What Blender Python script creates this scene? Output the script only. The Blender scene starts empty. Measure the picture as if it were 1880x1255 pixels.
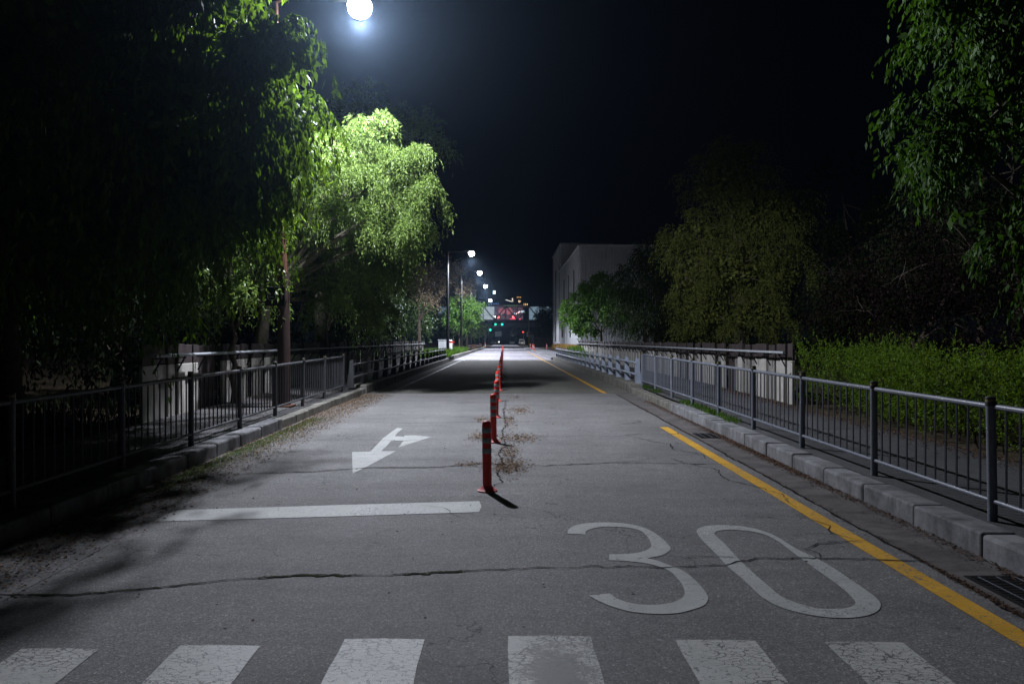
import bpy, bmesh, math, random
import numpy as np
from mathutils import Vector, Matrix
from mathutils.geometry import tessellate_polygon
S = bpy.context.scene
COL = S.collection
R = math.radians
random.seed(7)
RNG = np.random.default_rng(11)

# ------------------------------------------------------------------ camera
CAM_H = 1.69
cam = bpy.data.cameras.new('camera'); cam.lens = 28; cam.sensor_width = 36
cam.clip_start = 0.05; cam.clip_end = 3000
co = bpy.data.objects.new('camera', cam); COL.objects.link(co)
co.location = (0, 0, CAM_H); co.rotation_euler = (R(90-0.137), 0, R(-0.431))
S.camera = co
S.view_settings.view_transform = 'Standard'; S.view_settings.look = 'None'
S.view_settings.gamma = 1; S.view_settings.exposure = 0
S.cycles.use_denoising = True
S.cycles.max_bounces = 4; S.cycles.diffuse_bounces = 2; S.cycles.glossy_bounces = 2
S.cycles.transmission_bounces = 4; S.cycles.transparent_max_bounces = 6; S.cycles.volume_bounces = 0
S.cycles.sample_clamp_indirect = 4
S.cycles.light_sampling_threshold = 0.003

# ------------------------------------------------------------------ world: night sky, faint city glow
W = bpy.data.worlds.new('World'); S.world = W; W.use_nodes = True
nt = W.node_tree; nt.nodes.clear()
wo = nt.nodes.new('ShaderNodeOutputWorld'); bg = nt.nodes.new('ShaderNodeBackground')
tc = nt.nodes.new('ShaderNodeTexCoord'); sx = nt.nodes.new('ShaderNodeSeparateXYZ')
cr = nt.nodes.new('ShaderNodeValToRGB')
nt.links.new(tc.outputs['Generated'], sx.inputs[0]); nt.links.new(sx.outputs['Z'], cr.inputs[0])
cr.color_ramp.elements[0].position = 0.0; cr.color_ramp.elements[0].color = (0.0016, 0.0023, 0.0044, 1)
cr.color_ramp.elements[1].position = 0.45; cr.color_ramp.elements[1].color = (0.0002, 0.00025, 0.0005, 1)
e = cr.color_ramp.elements.new(0.12); e.color = (0.0006, 0.0008, 0.0017, 1)
nt.links.new(cr.outputs[0], bg.inputs[0]); bg.inputs[1].default_value = 1.0
nt.links.new(bg.outputs[0], wo.inputs[0])

LAMP_POWER = 14500.0
LAMP_COL = (0.84, 0.875, 1.0)
THREE=[(0.522,6.735),(0.538,6.864),(0.601,7.011),(0.714,7.098),(0.877,7.134),(1.032,7.103),(1.157,7.007),(1.234,6.858),(1.276,6.677),(1.296,6.485),(1.3,6.288),(1.264,6.174),(1.182,6.064),(1.063,5.99),(1.132,5.922),(1.201,5.796),(1.261,5.674),(1.293,5.513),(1.306,5.34),(1.305,5.177),(1.288,5.062),(1.236,4.951),(1.157,4.881),(1.059,4.819),(0.959,4.796),(0.853,4.804),(0.752,4.842),(0.666,4.92),(0.603,5.003),(0.532,5.136),(0.675,5.178),(0.712,5.073),(0.776,4.998),(0.856,4.961),(0.955,4.961),(1.051,5.007),(1.123,5.082),(1.164,5.178),(1.187,5.341),(1.184,5.514),(1.162,5.675),(1.088,5.806),(0.986,5.882),(0.875,5.924),(0.77,5.94),(0.79,6.094),(0.933,6.11),(1.048,6.164),(1.138,6.277),(1.167,6.395),(1.179,6.549),(1.174,6.71),(1.147,6.845),(1.059,6.937),(0.944,6.973),(0.839,6.967),(0.746,6.904),(0.686,6.814),(0.67,6.707)]
ZERO_OUT=[(1.629,6.787),(1.685,6.925),(1.782,7.003),(1.909,7.023),(2.04,6.994),(2.153,6.907),(2.233,6.736),(2.266,6.541),(2.286,6.24),(2.34,5.981),(2.368,5.69),(2.372,5.439),(2.376,5.209),(2.368,5.054),(2.336,4.943),(2.267,4.838),(2.173,4.764),(2.061,4.725),(1.965,4.722),(1.881,4.746),(1.785,4.807),(1.7,4.905),(1.646,5.078),(1.637,5.296),(1.628,5.533),(1.611,5.768),(1.614,6.105),(1.609,6.514)]
ZERO_IN=[(1.77,6.739),(1.82,6.82),(1.916,6.86),(2.029,6.839),(2.127,6.77),(2.19,6.657),(2.218,6.448),(2.219,6.184),(2.221,5.982),(2.227,5.691),(2.233,5.397),(2.229,5.17),(2.207,5.017),(2.169,4.944),(2.097,4.891),(2.005,4.875),(1.915,4.893),(1.836,4.976),(1.772,5.115),(1.762,5.315),(1.752,5.532),(1.747,5.743),(1.75,6.049),(1.762,6.421),(1.756,6.64)]
ARROW=[(-2.206,11.422),(-1.951,11.467),(-1.97,12.179),(-1.996,12.962),(-1.986,13.205),(-1.98,13.651),(-1.96,14.345),(-1.848,14.272),(-1.856,13.585),(-1.84,13.179),(-1.676,13.129),(-1.697,13.29),(-1.499,13.301),(-1.231,13.077),(-1.605,11.869),(-1.622,12.646),(-1.818,12.591),(-1.801,12.022),(-1.803,11.503),(-1.588,11.502),(-1.785,10.067),(-1.858,9.662)]

# ------------------------------------------------------------------ helpers
def zr(y):                                   # longitudinal profile of the road
    if y < 22.7: return 0.0075*y
    if y < 80: return 0.170
    if y < 200: return 0.170 - 0.14*(y-80)/120
    return 0.03

class N:                                     # tiny node builder
    def __init__(s, name):
        s.m = bpy.data.materials.new(name); s.m.use_nodes = True
        s.t = s.m.node_tree; s.t.nodes.clear()
        s.out = s.t.nodes.new('ShaderNodeOutputMaterial')
    def n(s, typ, **k):
        o = s.t.nodes.new(typ)
        for a, b in k.items(): setattr(o, a, b)
        return o
    def l(s, a, b): s.t.links.new(a, b)
    def obj(s, scale=(1, 1, 1)):
        tc = s.n('ShaderNodeTexCoord'); mp = s.n('ShaderNodeMapping')
        s.l(tc.outputs['Object'], mp.inputs[0]); mp.inputs['Scale'].default_value = scale
        return mp.outputs[0]
    def noise(s, scale, detail=4, rough=.55, vec=None, dist=0):
        o = s.n('ShaderNodeTexNoise'); o.inputs['Scale'].default_value = scale
        o.inputs['Detail'].default_value = detail; o.inputs['Roughness'].default_value = rough
        o.inputs['Distortion'].default_value = dist
        s.l(vec if vec is not None else s.obj(), o.inputs['Vector']); return o.outputs['Fac']
    def voro(s, scale, feature='F1', vec=None):
        o = s.n('ShaderNodeTexVoronoi', feature=feature); o.inputs['Scale'].default_value = scale
        s.l(vec if vec is not None else s.obj(), o.inputs['Vector']); return o
    def ramp(s, fac, stops):
        r = s.n('ShaderNodeValToRGB'); cr = r.color_ramp
        while len(cr.elements) < len(stops): cr.elements.new(0.5)
        for e, (p, c) in zip(cr.elements, stops):
            e.position = p
            e.color = (c, c, c, 1) if isinstance(c, (int, float)) else (*c, 1)
        s.l(fac, r.inputs[0]); return r.outputs[0]
    def mix(s, fac, a, b, mode='MIX'):
        m = s.n('ShaderNodeMix', data_type='RGBA', blend_type=mode)
        for inp, v in ((m.inputs[0], fac), (m.inputs[6], a), (m.inputs[7], b)):
            if isinstance(v, (int, float)): inp.default_value = v
            elif isinstance(v, tuple): inp.default_value = (*v, 1)
            else: s.l(v, inp)
        return m.outputs[2]
    def math(s, op, a, b=0.0):
        m = s.n('ShaderNodeMath', operation=op)
        for inp, v in ((m.inputs[0], a), (m.inputs[1], b)):
            if isinstance(v, (int, float)): inp.default_value = v
            else: s.l(v, inp)
        return m.outputs[0]
    def bsdf(s, col, rough=.6, metal=0, bump=None, bstr=.3, bdist=.01, spec=.5):
        b = s.n('ShaderNodeBsdfPrincipled')
        if isinstance(col, tuple): b.inputs['Base Color'].default_value = (*col, 1)
        else: s.l(col, b.inputs['Base Color'])
        if isinstance(rough, (int, float)): b.inputs['Roughness'].default_value = rough
        else: s.l(rough, b.inputs['Roughness'])
        b.inputs['Metallic'].default_value = metal
        b.inputs['Specular IOR Level'].default_value = spec
        if bump is not None:
            u = s.n('ShaderNodeBump'); u.inputs['Strength'].default_value = bstr; u.inputs['Distance'].default_value = bdist
            s.l(bump, u.inputs['Height']); s.l(u.outputs[0], b.inputs['Normal'])
        s.l(b.outputs[0], s.out.inputs[0]); return b

def plain(name, col, rough=.6, metal=0, var=.25, scale=6, bstr=.15, spec=.5):
    k = N(name); nz = k.noise(scale, 6, .65)
    a = tuple(c*(1-var) for c in col); b = tuple(min(1, c*(1+var)) for c in col)
    c = k.ramp(nz, [(.3, a), (.7, b)])
    k.bsdf(c, rough, metal, k.noise(scale*12, 3), bstr, .002, spec); return k.m

def emis(name, col, strength):
    k = N(name); e = k.n('ShaderNodeEmission'); e.inputs[0].default_value = (*col, 1); e.inputs[1].default_value = strength
    k.l(e.outputs[0], k.out.inputs[0]); k.m.cycles.emission_sampling = 'NONE'; return k.m

class MB:                                    # mesh builder: boxes, tubes, prisms collected into ONE mesh
    def __init__(s): s.v = []; s.f = []
    def add(s, vs, fs):
        o = len(s.v); s.v += [tuple(p) for p in vs]; s.f += [tuple(i+o for i in f) for f in fs]; return s
    def box(s, c, d, rz=0, bev=0):
        x, y, z = (q/2 for q in d); vs = []
        if bev > 0:
            b = min(bev, x*.9, y*.9, z*.9)
            bm = bmesh.new(); bmesh.ops.create_cube(bm, size=1)
            for v in bm.verts: v.co = Vector((v.co.x*d[0], v.co.y*d[1], v.co.z*d[2]))
            bmesh.ops.bevel(bm, geom=bm.edges[:], offset=b, segments=2, affect='EDGES', profile=.5)
            M = Matrix.Rotation(rz, 3, 'Z')
            vs = [M @ v.co + Vector(c) for v in bm.verts]; fs = [[v.index for v in f.verts] for f in bm.faces]
            bm.free(); return s.add(vs, fs)
        ca, sa = math.cos(rz), math.sin(rz)
        for k in (-1, 1):
            for i, j in ((-1, -1), (1, -1), (1, 1), (-1, 1)):
                px, py = i*x, j*y
                vs.append((c[0]+px*ca-py*sa, c[1]+px*sa+py*ca, c[2]+k*z))
        return s.add(vs, [(0, 3, 2, 1), (4, 5, 6, 7), (0, 1, 5, 4), (1, 2, 6, 5), (2, 3, 7, 6), (3, 0, 4, 7)])
    def tube(s, pts, rad, n=8, cap=True):
        pts = [Vector(p) for p in pts]
        if isinstance(rad, (int, float)): rad = [rad]*len(pts)
        vs = []; fs = []; up = None
        for i, p in enumerate(pts):
            t = (pts[min(i+1, len(pts)-1)]-pts[max(i-1, 0)]).normalized()
            a = (Vector((0, 0, 1)) if abs(t.z) < .9 else Vector((1, 0, 0))) if up is None else up
            a = (a-t*a.dot(t)).normalized(); up = a; b = t.cross(a)
            for k in range(n):
                an = 2*math.pi*k/n; vs.append(p+(a*math.cos(an)+b*math.sin(an))*rad[i])
        for i in range(len(pts)-1):
            for k in range(n):
                fs.append((i*n+k, i*n+(k+1) % n, (i+1)*n+(k+1) % n, (i+1)*n+k))
        if cap: fs.append(tuple(range(n))[::-1]); fs.append(tuple(range((len(pts)-1)*n, len(pts)*n)))
        return s.add(vs, fs)
    def lathe(s, prof, n=20, c=(0, 0, 0)):   # profile of (radius, z)
        vs = []; fs = []
        for r, z in prof:
            for k in range(n):
                a = 2*math.pi*k/n; vs.append((c[0]+r*math.cos(a), c[1]+r*math.sin(a), c[2]+z))
        for i in range(len(prof)-1):
            for k in range(n): fs.append((i*n+k, i*n+(k+1) % n, (i+1)*n+(k+1) % n, (i+1)*n+k))
        fs.append(tuple(range(n))[::-1]); fs.append(tuple(range((len(prof)-1)*n, len(prof)*n)))
        return s.add(vs, fs)
    def build(s, name, mat, parent=None, smooth=False, loc=None):
        me = bpy.data.meshes.new(name); me.from_pydata(s.v, [], s.f); me.update()
        if smooth: me.shade_smooth()
        me.materials.append(mat)
        o = bpy.data.objects.new(name, me); COL.objects.link(o)
        if smooth:
            try: me.set_sharp_from_angle(angle=R(40))
            except Exception: pass
        if parent is not None: o.parent = parent
        if loc is not None: o.location = loc
        return o

def tag(o, label=None, cat=None, group=None, kind=None):
    if label: o['label'] = label
    if cat: o['category'] = cat
    if group: o['group'] = group
    if kind: o['kind'] = kind
    return o
def empty(name, loc, label, cat, group=None, rz=0):
    o = bpy.data.objects.new(name, None); COL.objects.link(o); o.location = loc; o.rotation_euler = (0, 0, rz)
    o.empty_display_size = .2
    return tag(o, label, cat, group)
def copy_tree(o, parent=None):
    c = o.copy(); COL.objects.link(c)
    if parent is not None: c.parent = parent
    for ch in [q for q in o.children]: copy_tree(ch, c)
    return c
def struct(o, label=None): o['kind'] = 'structure'; return tag(o, label)

def strip(name, x0, x1, y0, y1, dz, mat, step=1.0, nx=1, zf=zr):
    n = max(1, int(round((y1-y0)/step))); vs = []; fs = []
    for i in range(n+1):
        y = y0+(y1-y0)*i/n
        for j in range(nx+1):
            vs.append((x0+(x1-x0)*j/nx, y, zf(y)+dz))
    for i in range(n):
        for j in range(nx):
            a = i*(nx+1)+j; fs.append((a, a+1, a+nx+2, a+nx+1))
    return struct(MB().add(vs, fs).build(name, mat))

# ------------------------------------------------------------------ materials
def asphalt(name, base, blotch=.16, speck=.65, tint=(1, 1, 1.03), rough=.78, spec=.35):
    k = N(name)
    big = k.noise(.55, 5, .6); streak = k.noise(1.0, 5, .6, k.obj((.5, 2.2, 1)))
    mid = k.noise(9, 5, .7); fine = k.noise(210, 2, .6)
    vo = k.voro(95); stones = k.ramp(vo.outputs['Color'], [(.0, 1-speck), (.72, 1.0), (.86, 1.0+speck*.6), (1, 1.0+speck*2.2)])
    c0 = tuple(base*(1-blotch)*t for t in tint); c1 = tuple(base*(1+blotch)*t for t in tint)
    c = k.ramp(big, [(.32, c0), (.68, c1)])
    c = k.mix(1.0, c, k.ramp(streak, [(.3, .8), (.5, 1.0), (.75, 1.1)]), 'MULTIPLY')
    c = k.mix(1.0, c, k.ramp(mid, [(.25, .84), (.75, 1.14)]), 'MULTIPLY')
    sx_ = k.n('ShaderNodeSeparateXYZ'); k.l(k.obj(), sx_.inputs[0])
    wob = k.math('MULTIPLY', k.noise(.25, 2), .5)
    tr = k.math('SINE', k.math('MULTIPLY', k.math('ADD', sx_.outputs['X'], wob), 3.9))
    c = k.mix(.5, c, k.ramp(tr, [(.0, .92), (.9, 1.06)]), 'MULTIPLY')
    st = k.ramp(k.noise(.9, 7, .75, k.obj((1, .8, 1)), .8), [(.30, .70), (.44, 1.0)])
    c = k.mix(.8, c, st, 'MULTIPLY')
    c = k.mix(.8, c, stones, 'MULTIPLY')
    c = k.mix(1.0, c, k.ramp(fine, [(.3, .62), (.7, 1.35)]), 'MULTIPLY')
    # fine wandering cracks, in patches
    vc = k.n('ShaderNodeTexVoronoi', feature='DISTANCE_TO_EDGE'); vc.inputs['Scale'].default_value = .55
    wv = k.n('ShaderNodeVectorMath', operation='ADD')
    nz = k.n('ShaderNodeTexNoise'); nz.inputs['Scale'].default_value = 2.2; nz.inputs['Detail'].default_value = 6
    k.l(k.obj(), nz.inputs['Vector']); k.l(k.obj(), wv.inputs[0]); k.l(nz.outputs['Color'], wv.inputs[1]); k.l(wv.outputs[0], vc.inputs['Vector'])
    ck = k.math('LESS_THAN', vc.outputs['Distance'], .0030)
    pm = k.ramp(k.noise(.42, 2), [(.47, 0.0), (.52, 1.0)])
    ck = k.math('MULTIPLY', ck, pm)
    c = k.mix(k.math('MULTIPLY', ck, .75), c, (.012, .012, .011))
    h = k.math('ADD', k.math('MULTIPLY', vo.outputs['Distance'], .6), fine)
    k.bsdf(c, rough, 0, h, .55, .004, spec); return k.m
M_ROAD = asphalt('worn_asphalt', .185, tint=(1.02, 1, .98))
M_ROAD2 = asphalt('darker_asphalt', .16, tint=(1.03, 1, .88), rough=.95, spec=.1)
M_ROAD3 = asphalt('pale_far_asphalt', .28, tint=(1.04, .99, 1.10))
M_WALK = asphalt('footpath_asphalt', .085, speck=.4)

def conc(name, col, var=.22, scale=3.0):
    k = N(name)
    a = tuple(q*(1-var*1.6) for q in col); b = tuple(q*(1+var) for q in col)
    c = k.ramp(k.noise(scale, 8, .75), [(.32, a), (.62, b)])
    st = k.ramp(k.noise(2.2, 6, .65, k.obj((1, 3, .5))), [(.35, .55), (.55, 1.0)])
    c = k.mix(.7, c, st, 'MULTIPLY')
    c = k.mix(1.0, c, k.ramp(k.noise(160, 2), [(.3, .82), (.7, 1.15)]), 'MULTIPLY')
    k.bsdf(c, .85, 0, k.noise(60, 4), .35, .004, .3); return k.m
M_KERB = conc('kerb_concrete', (.195, .195, .20), .34)
M_KERB2 = conc('mossy_old_concrete', (.17, .165, .14), .35)
M_GUT = conc('gutter_concrete', (.115, .105, .10), .28)
M_PLAZA = conc('plaza_concrete', (.17, .17, .18), .15)

def soil():
    k = N('dark_soil_with_leaf_litter'); v = k.voro(55)
    c = k.mix(k.ramp(k.noise(4, 5), [(.4, 0.), (.6, 1.)]), (.028, .022, .015), (.05, .04, .022))
    c = k.mix(k.ramp(v.outputs['Color'], [(.55, 0.), (.9, .7)]), c, (.12, .085, .045))
    k.bsdf(c, .9, 0, k.noise(40, 5), .8, .02, .2); return k.m
M_SOIL = soil()
def grassy():
    k = N('rough_grass'); c = k.ramp(k.noise(30, 6, .7), [(.3, (.015, .03, .006)), (.7, (.05, .085, .02))])
    k.bsdf(c, .9, 0, k.noise(70, 5), .9, .03, .2); return k.m
M_GRASS = grassy()

def paint(name, col, wear=.5, crackle=.0, csc=9.0, under=.13, patch=None):
    k = N(name)
    c = k.ramp(k.noise(2.6, 8, .75), [(.3, tuple(q*.68 for q in col)), (.7, tuple(min(1, q*1.06) for q in col))])
    c = k.mix(1.0, c, k.ramp(k.noise(150, 2), [(.3, .86), (.7, 1.08)]), 'MULTIPLY')
    n2 = k.noise(38, 8, .8, None, .6); n3 = k.noise(1.3, 4, .6)
    w = k.math('GREATER_THAN', k.math('ADD', n2, k.math('MULTIPLY', n3, .35)), 1.02-wear*.32)
    if crackle > 0:
        wv = k.n('ShaderNodeVectorMath', operation='ADD'); nz = k.n('ShaderNodeTexNoise'); nz.inputs['Scale'].default_value = 11; nz.inputs['Detail'].default_value = 5
        sc = k.n('ShaderNodeVectorMath', operation='SCALE'); sc.inputs['Scale'].default_value = .11
        k.l(k.obj(), nz.inputs['Vector']); k.l(nz.outputs['Color'], sc.inputs[0]); k.l(k.obj((.8, 1.5, 1)), wv.inputs[0]); k.l(sc.outputs[0], wv.inputs[1])
        vc = k.voro(csc, 'DISTANCE_TO_EDGE', wv.outputs[0])
        th = k.math('MULTIPLY', k.ramp(k.noise(1.9, 4, .7), [(.40, .0), (.66, 1.)]), .085*crackle)
        w = k.math('MAXIMUM', w, k.math('LESS_THAN', vc.outputs['Distance'], th))
    if patch is not None:                    # one scuffed-off area
        px, py, pr = patch
        v = k.n('ShaderNodeVectorMath', operation='DISTANCE'); k.l(k.obj((1, .33, 0)), v.inputs[0]); v.inputs[1].default_value = (px, py*.33, 0)
        q = k.math('ADD', v.outputs['Value'], k.math('ADD', k.math('MULTIPLY', k.noise(70, 6, .95), .8), k.math('MULTIPLY', k.noise(9, 5, .7), .5)))
        w = k.math('MAXIMUM', w, k.math('MULTIPLY', k.math('LESS_THAN', q, pr+.60), .9))
    c = k.mix(w, c, (under, under, under))
    k.bsdf(c, .62, 0, k.noise(130, 3), .4, .003, .4); return k.m
M_WHITE = paint('white_road_paint', (.48, .49, .465), .80, .16, 7)
M_WHITE_CR = paint('cracked_white_road_paint', (.54, .545, .51), .85, .9, 17)
M_WHITE_SC = paint('scuffed_white_road_paint', (.54, .545, .51), .85, .9, 15, patch=(.27, 3.9, .22))
M_WHITE_OLD = paint('faded_white_road_paint', (.24, .24, .22), 1.25, 1.6, 14)
M_YELLOW = paint('yellow_road_paint', (.72, .39, .03), .78, .25, 9)
def crackm(name, col):
    k = N(name); k.bsdf(k.ramp(k.noise(30, 4), [(.35, tuple(c*.6 for c in col)), (.65, col)]), .95, spec=.1); return k.m
M_CRACK = crackm('crack_shadow_dirt', (.018, .017, .015))
M_MOSS = crackm('moss_in_crack', (.045, .055, .014))

M_STEEL_SHADE = plain('shade_darkened_steel', (.050, .052, .058), .6, .0, .3, 9, .25)  # steel darkened so its colour carries the shade of the left side
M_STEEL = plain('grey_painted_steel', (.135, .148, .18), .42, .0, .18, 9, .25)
M_STEEL_D = plain('dark_cap', (.03, .03, .03), .5)
M_OLIVE = plain('olive_band', (.20, .17, .05), .6)
M_STEELG = plain('galvanised_guard_rail', (.25, .29, .36), .55, 0, .25, 5, .2)
M_GALV = plain('bare_metal_pipe', (.30, .32, .34), .65, 0, .15, 12, .15)
M_RED = plain('red_rubber', (.56, .020, .012), .5, 0, .25, 14, .1)
M_REDT = plain('sun_bleached_red', (.62, .10, .09), .6, 0, .2, 14, .1)
M_BAND = plain('grey_reflective_band', (.20, .235, .225), .35, 0, .2, 25, .1)
M_BLACK = plain('black_painted_metal', (.008, .008, .009), .6, spec=.25)
M_BROWN = plain('brown_painted_metal', (.11, .045, .025), .55, 0, .25, 5)
M_BOARD_L = plain('pale_fence_board', (.36, .345, .31), .75, 0, .16, 3, .3)
M_BOARD_G = plain('grey_fence_board', (.20, .19, .175), .75, 0, .2, 3, .3)
M_BOARD_D = plain('dark_and_shaded_board', (.035, .025, .024), .7, 0, .25, 3, .3)  # carries the painted shadow of the upper boards; also serves plain dark boards
M_BARK = plain('bark', (.055, .043, .033), .9, 0, .4, 12, .8, .2)
M_BARK_P = plain('pale_bark', (.13, .115, .09), .85, 0, .3, 12, .6, .2)
M_CLAD = plain('pale_metal_cladding', (.29, .30, .32), .5, 0, .12, .6, .1)
M_CLAD2 = plain('pale_wall_panel', (.36, .37, .385), .6, 0, .12, .5, .1)
M_DARKGL = plain('dark_glass', (.02, .025, .03), .15)
M_GREYB = plain('grey_cabinet_paint', (.42, .44, .46), .5, 0, .12, 3)
M_WHITEP = plain('white_plastic', (.6, .6, .62), .5, 0, .1, 5)

def leafm(name, col, trans, tcol, var=.35, rough=.45, spec=.35):
    k = N(name); g = k.n('ShaderNodeNewGeometry')
    rnd = g.outputs['Random Per Island']
    a = tuple(c*(1-var) for c in col); b = tuple(c*(1+var) for c in col)
    c = k.ramp(rnd, [(0., a), (.6, col), (1., (b[0]*1.15, b[1], b[2]))])
    b_ = k.n('ShaderNodeBsdfPrincipled'); k.l(c, b_.inputs['Base Color']); b_.inputs['Roughness'].default_value = rough; b_.inputs['Specular IOR Level'].default_value = spec
    t = k.n('ShaderNodeBsdfTranslucent'); ct = k.mix(1.0, k.ramp(rnd, [(0., .75), (1., 1.2)]), tcol, 'MULTIPLY'); k.l(ct, t.inputs[0])
    m = k.n('ShaderNodeMixShader'); m.inputs[0].default_value = trans
    k.l(b_.outputs[0], m.inputs[1]); k.l(t.outputs[0], m.inputs[2]); k.l(m.outputs[0], k.out.inputs[0]); return k.m
L_BIG = leafm('broad_drooping_leaf', (.045, .090, .012), .25, (.14, .25, .012), .35, .65, .15)
L_WIL = leafm('willow_leaf', (.13, .205, .045), .38, (.22, .34, .05), .45)
L_DWIL = leafm('dim_willow_leaf', (.112, .138, .030), .3, (.18, .22, .03), .35, .6, .15)
L_RGT = leafm('blue_green_leaf', (.028, .066, .009), .28, (.05, .12, .007), .35, .6, .12)
L_HEDGE = leafm('hedge_leaf', (.085, .155, .014), .35, (.19, .31, .016), .5, .6, .2)
L_DARK = leafm('dark_leaf', (.035, .065, .015), .3, (.06, .11, .02))
L_MID = leafm('half_shade_leaf', (.018, .035, .008), .3, (.03, .055, .01), .35, .6, .15)  # leaf green lowered to paint in the lack of light on one tree
L_NIGHT = leafm('unlit_darkened_leaf', (.010, .016, .005), .2, (.012, .02, .004), .35, .7, .1)  # leaf colour taken near black to stand in for missing light
L_PLUM = leafm('purple_leaf', (.008, .0045, .003), .2, (.01, .004, .002), .5, .7, .1)
L_BUD = leafm('brownish_spring_leaf', (.16, .13, .08), .3, (.16, .13, .06))
L_STREET = leafm('fresh_green_leaf', (.06, .13, .02), .4, (.14, .30, .03))
L_DRY = leafm('dry_fallen_leaf', (.15, .095, .045), .1, (.1, .06, .03), .55, .8)
L_DRYD = leafm('dark_fallen_leaf', (.10, .055, .030), .1, (.1, .06, .03), .6, .8)
L_GRASS = leafm('grass_blade', (.05, .11, .015), .4, (.12, .25, .02))
L_STRAW = leafm('straw_blade', (.36, .23, .06), .3, (.3, .2, .05))

# ------------------------------------------------------------------ leaves
def nrm(a): return a/np.maximum(1e-9, np.linalg.norm(a, axis=-1, keepdims=True))
def quads(P, A, Sd, ln, wd, bend=.0):
    """diamond leaves: base P, axis A, side Sd"""
    n = len(P); V = np.empty((n, 4, 3)); ln = ln[:, None]; wd = wd[:, None]
    Nn = np.cross(A, Sd)
    V[:, 0] = P; V[:, 1] = P+A*ln*.42+Sd*wd*.5+Nn*ln*bend; V[:, 2] = P+A*ln; V[:, 3] = P+A*ln*.42-Sd*wd*.5+Nn*ln*bend
    return V.reshape(-1, 3)
def leafmesh(name, V, mat, parent=None):
    n = len(V)//4; me = bpy.data.meshes.new(name)
    me.vertices.add(len(V)); me.vertices.foreach_set('co', V.astype(np.float32).ravel())
    me.loops.add(len(V)); me.loops.foreach_set('vertex_index', np.arange(len(V), dtype=np.int32))
    me.polygons.add(n); me.polygons.foreach_set('loop_start', np.arange(0, 4*n, 4, dtype=np.int32))
    try: me.polygons.foreach_set('loop_total', np.full(n, 4, dtype=np.int32))
    except Exception: pass
    me.update(calc_edges=True); me.validate(); me.materials.append(mat)
    o = bpy.data.objects.new(name, me); COL.objects.link(o)
    if parent is not None: o.parent = parent
    return o
def crown(blobs, n_str, slen, droop, m, leaf, lw, clumps=10, clr=.28, hang=.3, rs=None, flat=.75, cluster=1):
    """blobs: (cx,cy,cz,rx,ry,rz) ; clumps on each blob's shell, drooping strands from each clump, leaves along strands"""
    g = np.random.default_rng(rs); B = np.array(blobs, float)
    w = (B[:, 3]*B[:, 4]*B[:, 5])**(.7); w /= w.sum()
    K = max(len(B), int(clumps)); bi = g.choice(len(B), K, p=w)
    u = nrm(g.normal(size=(K, 3))); s = g.uniform(.55, 1.02, (K, 1))
    C = B[bi, :3]+u*s*B[bi, 3:6]; rad = B[bi, 3:6].mean(1, keepdims=True)*clr*g.uniform(.6, 1.35, (K, 1)); Cu = u
    ci = g.integers(0, K, n_str)
    v = nrm(g.normal(size=(n_str, 3)))*np.array([1, 1, flat]); r = g.uniform(.15, 1, (n_str, 1))**.6
    P = C[ci]+v*r*rad[ci]
    D = nrm(Cu[ci]*.8+v*.7+g.normal(size=(n_str, 3))*.35)
    L = slen*g.uniform(.5, 1.4, (n_str, 1))
    t = g.uniform(0.05, 1, (n_str, m)); t.sort(axis=1); t = t[..., None]
    dr = droop*g.uniform(.6, 1.4, (n_str, 1))
    Pt = P[:, None]+L[:, None]*(D[:, None]*(t-(dr[:, None]*.35)*t*t)+np.array([0, 0, -1])*t*t*dr[:, None])
    T = nrm(D[:, None]*(1-.7*dr[:, None]*t)+np.array([0, 0, -2.])*t*dr[:, None])
    Pt = Pt.reshape(-1, 3); T = T.reshape(-1, 3)
    if cluster > 1: Pt = np.repeat(Pt, cluster, 0); T = np.repeat(T, cluster, 0)
    n = len(Pt)
    A = nrm(T*.8+g.normal(size=(n, 3))*.55+np.array([0, 0, -1])*hang*2)
    Sd = nrm(np.cross(A, g.normal(size=(n, 3)))); ln = leaf*g.uniform(.55, 1.3, n)
    return quads(Pt, A, Sd, ln, ln*lw), C
def core(blobs, n, leaf, lw, rs):
    g = np.random.default_rng(rs+1000); B = np.array(blobs, float); w = B[:, 3]*B[:, 4]*B[:, 5]; w /= w.sum()
    bi = g.choice(len(B), n, p=w); u = nrm(g.normal(size=(n, 3)))*g.uniform(0, 1, (n, 1))**.4*.68
    P = B[bi, :3]+u*B[bi, 3:6]; A = nrm(g.normal(size=(n, 3))+np.array([0, 0, -.5])); Sd = nrm(np.cross(A, g.normal(size=(n, 3)))); ln = leaf*g.uniform(.6, 1.3, n)
    return quads(P, A, Sd, ln, ln*lw)
def limbs(mb, base, fork, targets, r0, g, n=6):
    for t in targets:
        t = Vector(t); f = Vector(fork); mid = f.lerp(t, .5)+Vector((g.normal()*.25, g.normal()*.25, (t-f).length*.12))
        pts = []; rr = []
        for i in range(7):
            q = i/6; pts.append((1-q)**2*f+2*q*(1-q)*mid+q*q*t+Vector((g.normal(), g.normal(), g.normal()))*.03*q); rr.append(r0*(1-.88*q))
        mb.tube(pts, rr, n, False)
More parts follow.
